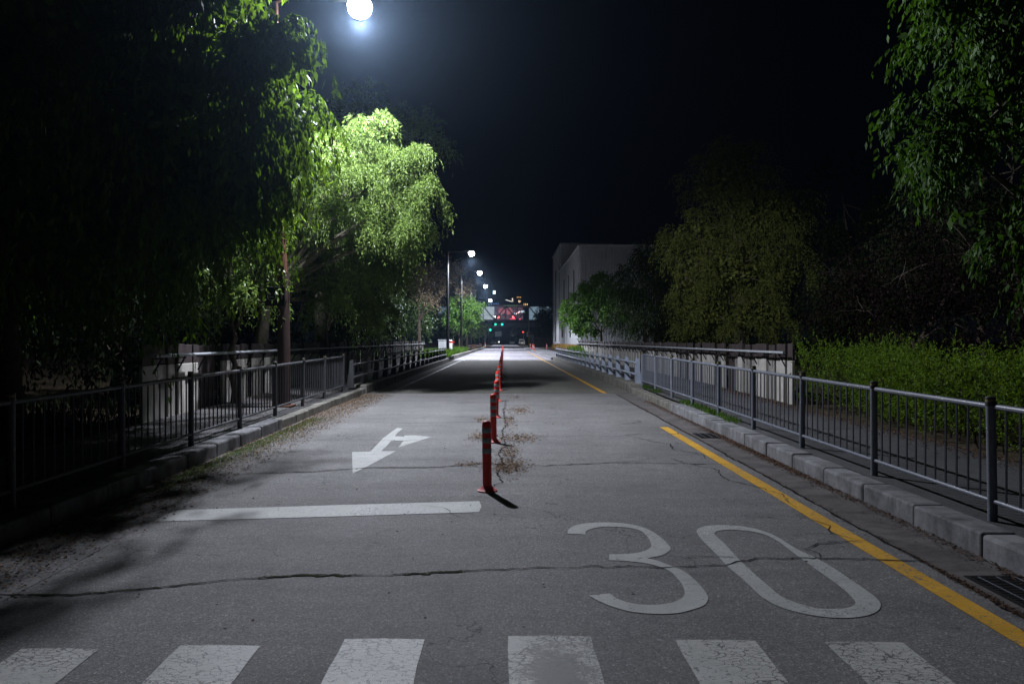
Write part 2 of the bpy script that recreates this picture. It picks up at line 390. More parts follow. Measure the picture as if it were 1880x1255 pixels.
def tree(name, label, cat, base, fork_h, r0, blobs, mat, bark, seed, group=None, sub=14, lean=(0, 0), inner=0, inner_leaf=.3, **kw):
    """a trunk that forks into limbs reaching each blob, sub-limbs to clumps, and a crown of leaves"""
    g = np.random.default_rng(seed)
    root = empty(name, (0, 0, 0), label, cat, group)
    b = Vector(base); fork = b+Vector((lean[0], lean[1], fork_h))
    mb = MB(); pts = [b+Vector((0, 0, -.1))]; rr = [r0*1.35]
    for i in range(1, 7):
        q = i/6; pts.append(b.lerp(fork, q)+Vector((g.normal(), g.normal(), 0))*.03); rr.append(r0*(1.08-.35*q))
    mb.tube(pts, rr, 10); mb.build('trunk', bark, root, True)
    V, C = crown(blobs, rs=seed, **kw)
    ml = MB(); limbs(ml, b, fork-Vector((0, 0, .15)), [q[:3] for q in blobs], r0*.5, g)
    for i in range(min(sub, len(C))):
        q = min(blobs, key=lambda z: sum((z[k]-C[i][k])**2 for k in range(3)))
        f = Vector(q[:3]); limbs(ml, b, f, [C[i]], r0*.12, g, 4)
    ml.build('branches', bark, root)
    if inner: V = np.concatenate([V, core(blobs, inner, inner_leaf, .5, seed)])
    leafmesh('crown', V, mat, root)
    return root

# ================================================================== SETTING
gm = MB().add([(-350, -60, -.02), (350, -60, -.02), (350, 690, -.02), (-350, 690, -.02)], [(0, 1, 2, 3)]).build('ground', M_SOIL); struct(gm)
# verge soil, both sides (follows the road profile)
for nm, x0, x1 in (('verge_left', -40, -6.15), ('verge_right', 6.0, 40)):
    strip(nm, x0, x1, -18, 160, .16, M_SOIL, 2.0, 6)
NE = 22.75
strip('road_near', -4.0, 3.08, -18, NE, 0, M_ROAD, .75, 4)
strip('road_bridge', -4.0, 3.62, NE, 61, -.012, M_ROAD2, 2.0, 3)
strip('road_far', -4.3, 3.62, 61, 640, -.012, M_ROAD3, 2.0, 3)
strip('gutter', 3.08, 3.62, -18, NE, .003, M_GUT, .75)
sw1 = strip('pavement_right', 3.86, 6.05, -18, NE, .175, M_WALK, .75, 2)
sw2 = strip('pavement_left', -6.2, -4.2, -18, NE, .175, M_WALK, .75, 2)
strip('pavement_right_bridge', 4.05, 6.2, NE, 62, .19, M_WALK, 2.0)
strip('pavement_left_bridge', -6.2, -4.35, NE, 60, .19, M_WALK, 2.0)
strip('plaza', 3.75, 9.2, 62, 155, .16, M_PLAZA, 3.0)
strip('side_street', 3.62, 40, 155, 185, .01, M_ROAD2, 3.0)
strip('verge_left_far', -40, -4.3, 60, 160, .20, M_GRASS, 3.0)

# kerbs: one-metre concrete blocks with open joints
def kerb(name, x0, x1, y0, y1, h, mat, blk=1.0, jit=.004, below=.25):
    mb = MB(); y = y0; k = 0
    while y < y1-.05:
        L = min(blk, y1-y)-.006; z = (zr(y)+zr(y+L))/2
        mb.box(((x0+x1)/2+random.uniform(-jit, jit), y+L/2, z+(h-below)/2+random.uniform(-jit, jit)), (x1-x0, L, h+below), random.uniform(-.006, .006), random.choice([.012, .018, .028]))
        y += L+.006; k += 1
    o = mb.build(name, mat); return struct(o)
kerb('kerb_right', 3.60, 3.87, -10, 17.4, .185, M_KERB, 1.0, .007)
kerb('kerb_right_old', 3.62, 3.86, 17.42, NE+.7, .15, M_KERB2)
kerb('kerb_left', -4.24, -3.98, -10, 14.2, .185, M_KERB)
kerb('kerb_left_old', -4.24, -4.0, 14.22, NE, .16, M_KERB2)
kerb('bridge_kerb_right', 3.63, 4.08, NE+.72, 61.5, .24, M_KERB2, 3.0)
kerb('bridge_kerb_left', -4.4, -3.98, NE+.02, 56, .24, M_KERB2, 3.0)
kerb('plaza_kerb', 3.5, 3.76, 61.6, 152, .17, M_KERB, 2.0)
kerb('far_kerb_left', -4.35, -4.05, 62, 165, .30, M_KERB2, 2.5)

# road markings, cracks ---------------------------------------------------
def poly(name, outer, mat, holes=(), dz=.004, label=None):
    loops = [[Vector((x, y, 0)) for x, y in outer]]+[[Vector((x, y, 0)) for x, y in h] for h in holes]
    tri = tessellate_polygon(loops); pts = [p for l in loops for p in l]
    vs = [(p.x, p.y, zr(p.y)+dz) for p in pts]; fs = []
    for t in tri:
        a, b, c = (pts[i] for i in t)
        fs.append(t if (b-a).cross(c-a).z > 0 else t[::-1])
    return struct(MB().add(vs, fs).build(name, mat), label)
def smooth(p, closed=True, keep=35):
    """Catmull-Rom, keeping sharp corners"""
    n = len(p); out = []
    def sharp(i):
        a = Vector(p[i])-Vector(p[i-1]); b = Vector(p[(i+1) % n])-Vector(p[i]); return a.length > 0 and b.length > 0 and a.angle(b) > R(keep)
    for i in range(n):
        p1 = Vector(p[i]); p2 = Vector(p[(i+1) % n])
        p0 = p1*2-p2 if sharp(i) else Vector(p[i-1]); p3 = p2*2-p1 if sharp((i+1) % n) else Vector(p[(i+2) % n])
        for k in range(4):
            t = k/4; q = .5*((2*p1)+(p2-p0)*t+(2*p0-5*p1+4*p2-p3)*t*t+(3*p1-p0-3*p2+p3)*t**3)
            out.append((q.x, q.y))
    return out
poly('speed_marking_three', smooth(THREE, keep=42), M_WHITE, label='white numeral 3 painted on the right lane')
poly('speed_marking_zero', smooth(ZERO_OUT, keep=80), M_WHITE, [smooth(ZERO_IN, keep=80)], label='white numeral 0 painted on the right lane')
poly('arrow_marking', ARROW, M_WHITE, label='white double-headed lane arrow on the left lane')
poly('stop_line', [(-3.17, 7.20), (-1.7, 7.37), (-.255, 7.556), (-.24, 7.80), (-.27, 8.05), (-1.7, 7.87), (-3.18, 7.66)], M_WHITE, label='white stop line across the left lane')
xs = [(-3.48, -3.06, 4.26), (-2.60, -2.18, 4.29), (-1.765, -1.33, 4.33), (-.893, -.45, 4.415), (.012, .474, 4.45), (.933, 1.372, 4.385), (1.747, 2.173, 4.352)]
for i, (a, b, y) in enumerate(xs):
    ed = [(a, 1.7), (b, 1.7)] + [(b+random.uniform(-.004, .004), 1.7+(y-1.7)*k/14) for k in range(1, 14)] + [(b, y-.01), ((a+b)/2, y+.006), (a, y)] + [(a+random.uniform(-.004, .004), y-(y-1.7)*k/14) for k in range(1, 14)]
    poly('crosswalk_stripe', ed, M_WHITE_SC if i == 4 else M_WHITE_CR, label='white crosswalk stripe')
def line(name, x, w, y0, y1, mat, dz=.004, label=None, step=1.0):
    o = strip(name, x-w/2, x+w/2, y0, y1, dz, mat, step); tag(o, label)
line('yellow_edge_line', 2.865, .155, 1.0, 14.45, M_YELLOW, .004)
line('yellow_edge_line', 2.85, .14, NE+.05, 110, M_YELLOW, -.008)
line('white_edge_line', -3.24, .12, 3.0, 6.4, M_WHITE_OLD, .004)
line('white_edge_line', -3.24, .09, 6.6, 7.1, M_WHITE_OLD, .004)
line('white_edge_line', -3.36, .10, NE+1, 120, M_WHITE_OLD, -.008)
line('far_stop_line', 1.45, 3.0, 152, 152.5, M_WHITE, -.008)

def crackline(name, pts, w, mat, jit=.02, dz=.0065, sub=14, taper=True):
    g = random.Random(len(pts)*31+int(w*1e4)); P = []
    for i in range(len(pts)-1):
        n = max(2, int(sub*math.dist(pts[i], pts[i+1])))
        for k in range(n):
            t = k/n; P.append((pts[i][0]+(pts[i+1][0]-pts[i][0])*t+g.gauss(0, jit), pts[i][1]+(pts[i+1][1]-pts[i][1])*t+g.gauss(0, jit)))
    P.append(pts[-1]); vs = []; fs = []
    for i, p in enumerate(P):
        a = P[max(0, i-1)]; b = P[min(len(P)-1, i+1)]; dx, dy = b[0]-a[0], b[1]-a[1]; L = math.hypot(dx, dy) or 1
        ww = w*g.uniform(.35, 1.25)*(min(1, (i+1)/6, (len(P)-i)/6) if taper else 1)/2
        for s in (-1, 1):
            x = p[0]-dy/L*ww*s; y = p[1]+dx/L*ww*s; vs.append((x, y, zr(y)+dz))
    for i in range(len(P)-1): fs.append((2*i, 2*i+1, 2*i+3, 2*i+2))
    fs = [f[::-1] for f in fs]
    return struct(MB().add(vs, fs).build(name, mat))
C1 = [(-3.9, 5.12), (-3.27, 5.17), (-2.82, 5.18), (-2.44, 5.27), (-1.9, 5.48), (-1.41, 5.585), (-.87, 5.58), (-.27, 5.68), (.28, 5.755), (.72, 5.78), (1.225, 5.75), (1.6, 5.81), (1.93, 5.98), (2.34, 5.98), (3.2, 5.9)]
crackline('road_crack', C1, .016, M_CRACK, .013, .0065, 22)
crackline('mossy_crack', C1[:5], .022, M_MOSS, .012, .0055, 20)
crackline('mossy_crack', [(-1.75, 5.53), (-1.41, 5.585), (-1.0, 5.58)], .040, M_MOSS, .012, .0058, 30)
crackline('mossy_crack', [(-.75, 5.60), (-.5, 5.64), (-.2, 5.69)], .036, M_MOSS, .012, .0058, 30)
crackline('road_crack', [(1.05, 6.02), (1.6, 6.03), (2.0, 5.99), (2.5, 5.97), (3.15, 5.86)], .009, M_CRACK, .008, .007)
crackline('road_crack', [(2.35, 5.93), (2.42, 6.10), (2.35, 6.22), (2.52, 6.38), (2.78, 6.47), (3.05, 6.50)], .017, M_CRACK, .008, .0075)
crackline('road_crack', [(1.36, 5.79), (1.40, 5.9), (1.37, 6.03)], .009, M_CRACK, .008, .0072)
C2 = [(-3.5, 9.55), (-3.2, 9.64), (-2.34, 9.8), (-1.72, 10.08), (-.89, 10.09), (-.28, 10.4), (.5, 10.22), (1.45, 10.45), (2.9, 10.3)]
crackline('road_crack', C2, .030, M_CRACK, .012)
crackline('mossy_crack', [(-1.75, 10.08), (-1.2, 10.10), (-.8, 10.1)], .045, M_MOSS, .01, .0055)
crackline('road_crack', [(-.2, 8.7), (-.05, 9.1), (-.12, 9.7), (-.02, 10.3), (-.10, 11.2), (-.0, 12.2), (-.08, 13.5), (0, 15), (-.05, 17.5), (0, 20)], .022, M_CRACK, .02)
crackline('road_crack', [(-.55, 10.6), (-.4, 10.35), (-.2, 10.3), (-.25, 10.0), (-.02, 9.9)], .02, M_CRACK, .015, .0072)
crackline('road_crack', [(.3, 13.0), (1.3, 13.2), (1.9, 13.15), (2.3, 13.5), (2.9, 13.4), (3.05, 13.8)], .02, M_CRACK, .02)
crackline('road_crack', [(2.1, 13.1), (2.25, 12.6), (2.5, 12.2), (2.45, 11.6), (2.75, 11.2), (2.7, 10.5)], .016, M_CRACK, .02)
crackline('road_crack', [(1.5, 14.6), (2.0, 14.7), (2.6, 15.3), (2.5, 15.8)], .02, M_CRACK, .02)
crackline('road_crack', [(2.2, 10.9), (2.35, 10.4), (2.6, 10.0), (2.55, 9.3), (2.75, 8.8), (2.9, 8.3), (2.82, 7.7)], .014, M_CRACK, .02)
crackline('road_crack', [(2.7, 7.4), (2.85, 7.0), (2.75, 6.75), (2.9, 6.5)], .012, M_CRACK, .012)
crackline('road_crack', [(-2.8, 15.3), (-1.5, 15.1), (0, 15.4), (1.2, 15.2)], .02, M_CRACK, .02)
crackline('road_crack', [(-3.3, 12.6), (-2.4, 12.75), (-1.6, 12.6), (-1, 12.8)], .016, M_CRACK, .02)
crackline('road_crack', [(-.9, 7.9), (-.62, 7.75), (-.5, 7.45), (-.3, 7.2)], .008, M_CRACK, .012)
crackline('gutter_seam', [(3.08+.012*math.sin(i*1.7), 1+i*1.0) for i in range(22)], .030, M_CRACK, .010, .0075, 9, False)
crackline('bridge_joint', [(-4.0, NE), (-2, NE+.02), (0, NE-.02), (2, NE+.01), (3.6, NE)], .05, M_CRACK, .008, .006, 8, False)

# gutter grates
def grate(y, x, w, L, label):
    z = zr(y)
    root = empty('drain_grate', (x, y, z), label, 'drain grate')
    f = MB()
    for s in (-1, 1):
        f.box((s*(w/2-.012), 0, .004), (.024, L, .018)); f.box((0, s*(L/2-.012), .0045), (w-.05, .024, .016))
    f.build('frame', M_BLACK, root)
    b = MB()
    n = int(L/.035)
    for i in range(n): b.box((0, -L/2+.035+(L-.07)*i/(n-1), .006), (w-.05, .010, .012))
    b.build('bars', M_STEEL_D, root)
    MB().box((0, 0, .0062), (w-.03, L-.03, .002)).build('pit', M_CRACK, root)
    c = MB()
    for s in (-.3, 0, .3): c.box((s*w, 0, .013), (.008, L-.06, .004))
    c.build('cross_bar', M_STEEL, root)
grate(13.2, 3.36, .38, .62, 'small drain grate in the gutter beside the start of the yellow line')
grate(5.15, 3.40, .42, .75, 'large drain grate in the gutter at the lower right, below the kerb')

# ================================================================== STREET LAMPS
LX = -3.06
def lamp_light():
    d = bpy.data.lights.new('lamp_light', 'POINT'); d.energy = LAMP_POWER; d.color = LAMP_COL
    d.shadow_soft_size = .12
    return d
SGN = -1
def prof(d, power, pts=None, up=((0, .0), (.30, .012), (.44, .05), (.49, .20))):
    """street-lantern distribution: more light sideways than straight down"""
    d.use_nodes = True; t = d.node_tree; t.nodes.clear()
    o = t.nodes.new('ShaderNodeOutputLight'); e = t.nodes.new('ShaderNodeEmission'); tc = t.nodes.new('ShaderNodeTexCoord')
    s = t.nodes.new('ShaderNodeSeparateXYZ'); ab = t.nodes.new('ShaderNodeMath'); ab.operation = 'MULTIPLY_ADD'; ab.inputs[1].default_value = SGN*.5; ab.inputs[2].default_value = .5
    r = t.nodes.new('ShaderNodeFloatCurve')
    t.links.new(tc.outputs['Normal'], s.inputs[0]); t.links.new(s.outputs['Z'], ab.inputs[0]); t.links.new(ab.outputs[0], r.inputs['Value'])
    c = r.mapping.curves[0]     # x = cos(angle from straight down), y = relative intensity
    pts = pts or [(0, .42), (.06, .72), (.15, .85), (.30, .75), (.50, .45), (.60, .39), (.70, .40), (.8, .43), (1, .43)]
    pts = list(up)+[(.5+.5*a, b) for a, b in pts]
    c.points[0].location = pts[0]; c.points[1].location = pts[-1]
    for p in pts[1:-1]: c.points.new(*p)
    r.mapping.update()
    t.links.new(r.outputs[0], e.inputs['Strength']); t.links.new(e.outputs[0], o.inputs[0])
LD = lamp_light(); prof(LD, LAMP_POWER)
LD_FAR = lamp_light(); prof(LD_FAR, LAMP_POWER, [(0, .01), (.12, .03), (.22, .11), (.32, .58), (.45, .90), (.62, .88), (.8, .8), (1, .75)], ((0, 0), (.3, .001), (.44, .004), (.49, .015)))
M_LENS = emis('lit_lamp_lens', (.93, .97, 1.0), 60)

def lamp_head(root, x, z, y=0, ld=None):
    h = MB().box((x-.18, y, z+.115), (.85, .30, .09), 0, .04).build('lamp_head', M_BLACK, root)
    l = MB().lathe([(.17, .03), (.225, -.02), (.255, -.09), (.25, -.16), (.215, -.25), (.155, -.31), (.08, -.345), (.02, -.35)], 20, (x, y, z+.045)).build('lens', M_LENS, h, True)
    L = bpy.data.objects.new('lamp_light', ld or LD); COL.objects.link(L); L.parent = h; L.location = (x, y, z-.46)
    return h
# nearest lamp: brown tapered pole among the leaves
P1 = (-4.66, 16.7, zr(16.7)+.17)
root = empty('street_lamp', P1, 'nearest street lamp, on a tapered brown pole among the leaves at left', 'street lamp', 'street lamps along the left kerb')
top = 8.75-P1[2]
mb = MB().tube([(0.02, 0, 0), (0.0, 0, 2.8)], [.135, .125], 14).build('pole_sleeve', plain('shaded_brown_sleeve', (.035, .018, .014), .6), root, True)  # sleeve brown darkened, foliage shade put into its colour
MB().tube([(0, 0, 2.7), (-.06, 0, 5), (-.15, 0, top)], [.085, .07, .045], 14).build('pole', M_BROWN, root, True)
MB().tube([(-.15, 0, top-.02), (.1, 0, top+.12), (1.2, 0, top+.12)], [.035, .03, .03], 8).build('arm', M_BROWN, root, True)
MB().box((0, 0, .02), (.42, .42, .04), 0, .01).build('base_plate', M_BROWN, root)
lamp_head(root, LX-P1[0], 8.72-P1[2])
# farther lamps: black pole with straight arm
def far_lamp(y, x, label):
    z0 = zr(y)+.2; H = 9.05-z0
    r = empty('street_lamp', (x-2.0, y, z0), label, 'street lamp', 'street lamps along the left kerb')
    MB().tube([(0, 0, 0), (0, 0, H+.1)], [.13, .09], 12).build('pole', M_BLACK, r, True)
    MB().tube([(0, 0, H+.02), (1.2, 0, H+.04), (2.0-.4, 0, H+.10)], [.05, .045, .04], 8).build('arm', M_BLACK, r, True)
    MB().box((0, 0, .02), (.45, .45, .04), 0, .01).build('base_plate', M_BLACK, r)
    lamp_head(r, 2.0, H, 0, LD_FAR)
    return r
far_lamp(67, -2.9, 'second street lamp, tall black pole beside the grey utility cabinet')
far_lamp(86.5, -2.85, 'third street lamp along the left kerb, behind the black pole')
far_lamp(108, -2.8, 'fourth street lamp, just above the leafy street tree')
far_lamp(146, -2.9, 'farthest lit street lamp, close to the top of the footbridge')

far_lamp(250, -3.6, 'tiny street lamp seen through the truss of the footbridge')
far_lamp(215, -3.3, 'street lamp hidden behind the footbridge roof') if False else None
far_lamp(217, 13.5, 'added unseen street lamp behind the dark tree to the right of the footbridge')  # extra lamp out of sight, put in to light the far vehicles
# sign on the brown pole
sr = empty('direction_sign', (-4.66, 16.54, zr(16.7)), 'small dark sign with a ring emblem and an upward arrow on the brown pole', 'sign')
MB().box((-.13, 0, 2.47), (.42, .03, .40), 0, .012).build('board', M_BLACK, sr)
mk = MB()
cx, cz = -.19, 2.47
arc = [(cx+.085*math.cos(R(a)), -.0165, cz+.085*math.sin(R(a))) for a in range(-200, 41, 12)]
mk.tube(arc, .006, 5)
mk.tube([(.02, -.0165, cz-.06), (.02, -.0165, cz+.07)], .006, 5)
mk.tube([(-.015, -.0165, cz+.035), (.02, -.0165, cz+.072), (.055, -.0165, cz+.035)], .006, 5)
for i, (a, b) in enumerate([(-.28, .055), (-.255, .05), (-.235, .05), (-.215, .045)]): mk.box((a, -.0165, cz+b), (.008, .006, .035))
mk.box((-.267, -.0165, cz+.072), (.04, .006, .007))
for i in range(5): mk.box((cx-.05+.024*i, -.0165, cz-.012), (.007, .006, .032 if i % 2 else .022))
mk.box((cx-.0, -.0165, cz-.024), (.10, .006, .006))
mk.build('lettering', plain('dull_white_lettering', (.3, .31, .31), .6), sr)
MB().tube([(0, .03, 2.6), (0, .28, 2.6)], .02, 6).build('bracket', M_BLACK, sr)

# ================================================================== RAILING FENCES
def railing(name, x, ys, label, steel):
    root = empty(name, (x, 0, 0), label, 'railing')
    post0 = MB().lathe([(.037, -.05), (.036, .93)], 14).build('post', steel, None, True)
    cap0 = MB().lathe([(.037, .931), (.041, .935), (.041, .965), (.037, .969), (.037, .985), (.040, .988), (.040, 1.0), (.034, 1.006)], 14).build('cap', M_STEEL_D, None, True)
    band0 = MB().lathe([(.0385, .970), (.0385, .984)], 14).build('cap_band', M_OLIVE, None, True)
    bar0 = MB().tube([(0, 0, .16), (0, 0, .945)], .0105, 6).build('baluster', steel)
    used = False; first = True
    for i, y in enumerate(ys):
        p = post0 if i == 0 else post0.copy(); c = cap0 if i == 0 else cap0.copy(); bd = band0 if i == 0 else band0.copy()
        if i: COL.objects.link(p); COL.objects.link(c); COL.objects.link(bd)
        p.parent = root; c.parent = p; bd.parent = p; p.location = (0, y, zr(y)+.178)
        p.rotation_euler = (random.gauss(0, .006), random.gauss(0, .008), random.random()*6)
        if i == len(ys)-1: break
        y2 = ys[i+1]; z1 = zr(y)+.178; z2 = zr(y2)+.178
        MB().tube([(0, y+.035, z1+.925), (0, y2-.035, z2+.925)], .024, 10).build('top_rail', steel, root, True)
        MB().tube([(0, y+.035, z1+.16), (0, y2-.035, z2+.16)], .020, 10).build('bottom_rail', steel, root, True)
        nb = 11
        if i == 0:                         # the nearest panel lies outside the photo's frame
            mb = MB()
            for k in range(nb):
                q = (k+1)/(nb+1); mb.tube([(0, y+(y2-y)*q, z1+(z2-z1)*q+.16), (0, y+(y2-y)*q, z1+(z2-z1)*q+.92)], .0105, 6)
            o = mb.build('baluster', steel, root); o['kind'] = 'stuff'; continue
        for k in range(nb):
            q = (k+1)/(nb+1); b = bar0 if first else bar0.copy()
            if not first: COL.objects.link(b)
            first = False; b.parent = root; b.location = (0, y+(y2-y)*q, z1+(z2-z1)*q-.012)
    return root
railing('railing_fence', 3.95, [4.35-2.08+2.08*i for i in range(11)], 'grey steel railing with vertical bars along the right-hand kerb', M_STEEL)
railing('railing_fence', -4.27, [4.9, 6.9, 8.88, 10.83, 12.8, 14.76, 16.75, 18.75, 20.9], 'shaded steel railing with vertical bars along the left-hand kerb', M_STEEL_SHADE)

# guard rails on the bridge
def guard(x, y0, y1, sgn, label, steel):
    root = empty('guard_rail', (x, 0, 0), label, 'guard rail')
    n = int(round((y1-y0)/2.1)); base = .40
    bm = bmesh.new(); bm.free()
    pm = MB(); hw = .13
    # tapered, forward-leaning plate post
    prof_ = [(-.02, 0), (.17, 0), (.10, .40), (.08, .72), (-.01, .76), (-.03, .40)]
    vs = [(sgn*a, s*.09, z) for s in (-1, 1) for a, z in prof_]; k = len(prof_)
    fs = [tuple(range(k))[::-1], tuple(range(k, 2*k))]+[(i, (i+1) % k, (i+1) % k+k, i+k) for i in range(k)]
    p0 = pm.add(vs, fs).build('post', steel)
    for i in range(n+1):
        y = y0+(y1-y0)*i/n; p = p0 if i == 0 else p0.copy()
        if i: COL.objects.link(p)
        p.parent = root; p.location = (0, y, zr(y)+.238)
    for z in (.28, .62):
        for i in range(n):
            a = y0+(y1-y0)*i/n+.004-(.06 if i == 0 else 0); b = y0+(y1-y0)*(i+1)/n-.004
            MB().tube([(-sgn*.045, a, zr(a)+.238+z), (-sgn*.045, b, zr(b)+.238+z)], .033, 10).build('rail', steel, root, True)
    return root
guard(3.86, 23.6, 61.0, 1, 'two-tube guard rail on tapered posts along the right side of the bridge', M_STEELG)
guard(-4.2, 21.9, 55.5, -1, 'two-tube guard rail on tapered posts along the left side of the bridge', M_STEEL_SHADE)

# board fences behind the pavements, with handrail on brackets
def board_fence(x, y0, y1, sgn, label, seed, ztop=1.60, zl=1.24):
    g = random.Random(seed); root = empty('board_fence', (x, 0, 0), label, 'fence')
    y = y0; k = 0; cnt = {}; rest = {}
    def board(nm, mat, c, d, bev):
        cnt[nm] = cnt.get(nm, 0)+1
        if cnt[nm] <= 98: MB().box(c, d, 0, bev).build(nm, mat, root)
        else: rest.setdefault(nm, (MB(), mat))[0].box(c, d)
    while y < y1:
        w = g.choice([.22, .30, .36, .42, .60 if k % 5 == 0 else .30]); zb = zr(y)+.1
        kind = g.random(); off = g.uniform(0, .05)*sgn
        if kind < .62:
            board('pale_board', M_BOARD_L, (off, y+w/2, (zb+zl)/2), (.07, w, zl-zb), .012)
            board('dark_board', M_BOARD_D, (off+sgn*.004, y+w/2, (zl+.004+ztop+g.choice([0, 0, .03]))/2), (.06, w-.006, ztop-zl), .008)  # upper part coloured dark for the foliage shadow on it
        elif kind < .82:
            board('grey_board', M_BOARD_G, (off+sgn*.04, y+w/2, (zb+zl)/2), (.06, w, zl-zb), .01)
            board('dark_board', M_BOARD_D, (off+sgn*.05, y+w/2, (zl+.004+ztop)/2), (.06, w-.01, ztop-zl-.05), .008)
        else:
            board('dark_board', M_BOARD_D, (off+sgn*.10, y+w/2, (zb+ztop-.02)/2), (.08, w, ztop-zb-.02), .01)
        y += w+g.choice([.012, .03, .10, .14]); k += 1
    for nm, (mb, mat) in rest.items():
        o = mb.build(nm, mat, root); o['kind'] = 'stuff'
    for z in (1.30, .62): MB().box((sgn*.20, (y0+y1)/2, z), (.05, y1-y0, .09)).build('crossbeam', M_BOARD_D, root)
    hx = -sgn*.20; L = 6.0; yy = y0
    while yy < y1-.1:
        e = min(yy+L, y1); MB().tube([(hx, yy+.002, 1.415), (hx, e-.002, 1.415)], .030, 10).build('handrail', M_GALV, root, True); yy = e
    br0 = None; yy = y0+.35
    while yy < y1:
        if br0 is None:
            br0 = MB().tube([(hx, 0, 1.39), (hx*.85, 0, 1.33), (-sgn*.045, 0, 1.10)], .016, 6).box((hx*.5-sgn*.02, 0, 1.365), (abs(hx)-.01, .03, .022)).build('bracket', M_BLACK, root); b = br0
        else: b = br0.copy(); COL.objects.link(b); b.parent = root
        b.location = (0, yy, 0); yy += 1.0 if yy < 45 else 2.0
    return root
board_fence(6.22, 17.2, 69, 1, 'right-hand fence of pale and dark upright boards with a pipe handrail', 3)
board_fence(-6.2, 13.6, 59, -1, 'left-hand fence of upright boards with a pipe handrail, mostly in shadow', 5)

# ================================================================== LANE DELINEATORS
GP = 'red delineator posts down the middle of the road'
M_CAPW = M_REDT
def delineator():
    r = empty('delineator_post', (0, 0, 0), '', 'delineator', GP)
    MB().lathe([(.108, 0), (.108, .012), (.085, .022), (.062, .045), (.052, .06)], 22).build('base', M_REDT, r, True)
    MB().lathe([(.049, .045), (.049, .71), (.046, .735), (.036, .750), (.015, .757)], 20).build('tube', M_RED, r, True)
    for z in (.655, .545, .435):
        MB().lathe([(.0505, z-.028), (.0515, z-.026), (.0515, z+.026), (.0505, z+.028)], 20).build('reflective_band', M_BAND, r, True)
    return r
d0 = delineator()
ys = [8.58, 12.42, 16.1, 20.0]+[24.0+3.95*i for i in range(29)]
ordn = ['nearest red post with three grey bands, just past the stop line', 'second red post behind the nearest one, beside the lane arrow', 'third red post from the camera, base in dry leaves',
        'fourth red post from the camera, just before the dark bridge asphalt', 'fifth red post, first one standing on the dark bridge asphalt', 'sixth red post from the camera down the centre line', 'seventh red post from the camera down the centre line', 'eighth red post from the camera down the centre line']
for i, y in enumerate(ys):
    d = d0 if i == 0 else copy_tree(d0)
    x = -.205+(.02 if i == 1 else 0)-max(0, y-30)*.0028*(1 if y < 200 else 1)
    d.location = (x+random.gauss(0, .008), y, zr(y)+(.002 if y < NE else -.010)); d.rotation_euler = (random.gauss(0, .020), random.gauss(-.004, .020), random.random()*6)
    d['label'] = ordn[i] if i < len(ordn) else 'small red post in the dense distant part of the centre row'
d0.rotation_euler = (0, -.012, .3)

# ================================================================== STREET FURNITURE, FAR
def cabinet():
    r = empty('utility_cabinet', (-5.55, 70, zr(70)+.2), 'grey utility cabinet behind the end of the left guard rail', 'cabinet')
    MB().box((0, 0, .65), (.78, .5, 1.3), 0, .03).build('body', M_GREYB, r)
    MB().box((0, 0, 1.325), (.86, .58, .05), 0, .015).build('roof', M_GREYB, r)
    for s in (-1, 1): MB().box((s*.19, -.262, .68), (.34, .02, 1.05), 0, .008).build('door', M_GREYB, r)
    MB().box((0, 0, -.02), (.9, .6, .08)).build('plinth', M_KERB2, r)
cabinet()
r = empty('marker_column', (-4.78, 68.5, zr(68)+.2), 'white round column with red top band beside the black lamp pole', 'bollard')
MB().lathe([(.17, 0), (.17, 1.28), (.14, 1.33), (.03, 1.36)], 18).build('body', M_WHITEP, r, True)
MB().lathe([(.173, 1.08), (.173, 1.24)], 18).build('band', M_RED, r, True)
MB().box((.26, 0, 1.16), (.16, .03, .16)).build('plate', M_RED, r)

def bollard(x, y, label, h=.8, red=True):
    r = empty('bollard', (x, y, zr(y)+.16), label, 'bollard', 'red and white bollards by the far kerb')
    MB().lathe([(.11, 0), (.06, .05), (.06, h), (.03, h+.03)], 12).build('tube', M_REDT, r, True)
    MB().lathe([(.062, h*.55), (.062, h*.72)], 12).build('band', M_WHITEP, r, True)
bollard(3.55, 101, 'red and white bollard at the kerb end of the plaza')
bollard(3.95, 118, 'second red and white bollard, right behind the first at the plaza kerb')
bollard(6.2, 121, 'lone red bollard in the middle of the plaza')
bollard(4.6, 150, 'farthest red bollard before the side street')
bollard(-3.9, 150, 'red and white bollard on the left kerb before the side street')

def pole(name, x, y, z0, z1, rad, label, cat, mat, bands=()):
    r = empty(name, (x, y, z0), label, cat)
    MB().tube([(0, 0, 0), (0, 0, z1-z0)], [rad*1.15, rad], 10).build('pole', mat, r, True)
    MB().box((0, 0, .03), (rad*4, rad*4, .06)).build('base_plate', mat, r)
    for za, zb, m in bands: MB().lathe([(rad*1.2, za), (rad*1.2, zb)], 12).build('band', m, r, True)
    return r
M_YBAND = plain('yellow_band', (.5, .42, .06), .5)
pole('utility_pole', 5.2, 181, .1, 6.2, .16, 'pale pole with yellow and red bands right of the van', 'pole', M_GREYB, [(.5, 2.6, M_YBAND), (2.8, 3.2, M_RED)])
pole('utility_pole', -4.55, 172, .1, 4.6, .12, 'thin grey pole standing left of the green pedestrian signal', 'pole', M_GREYB)

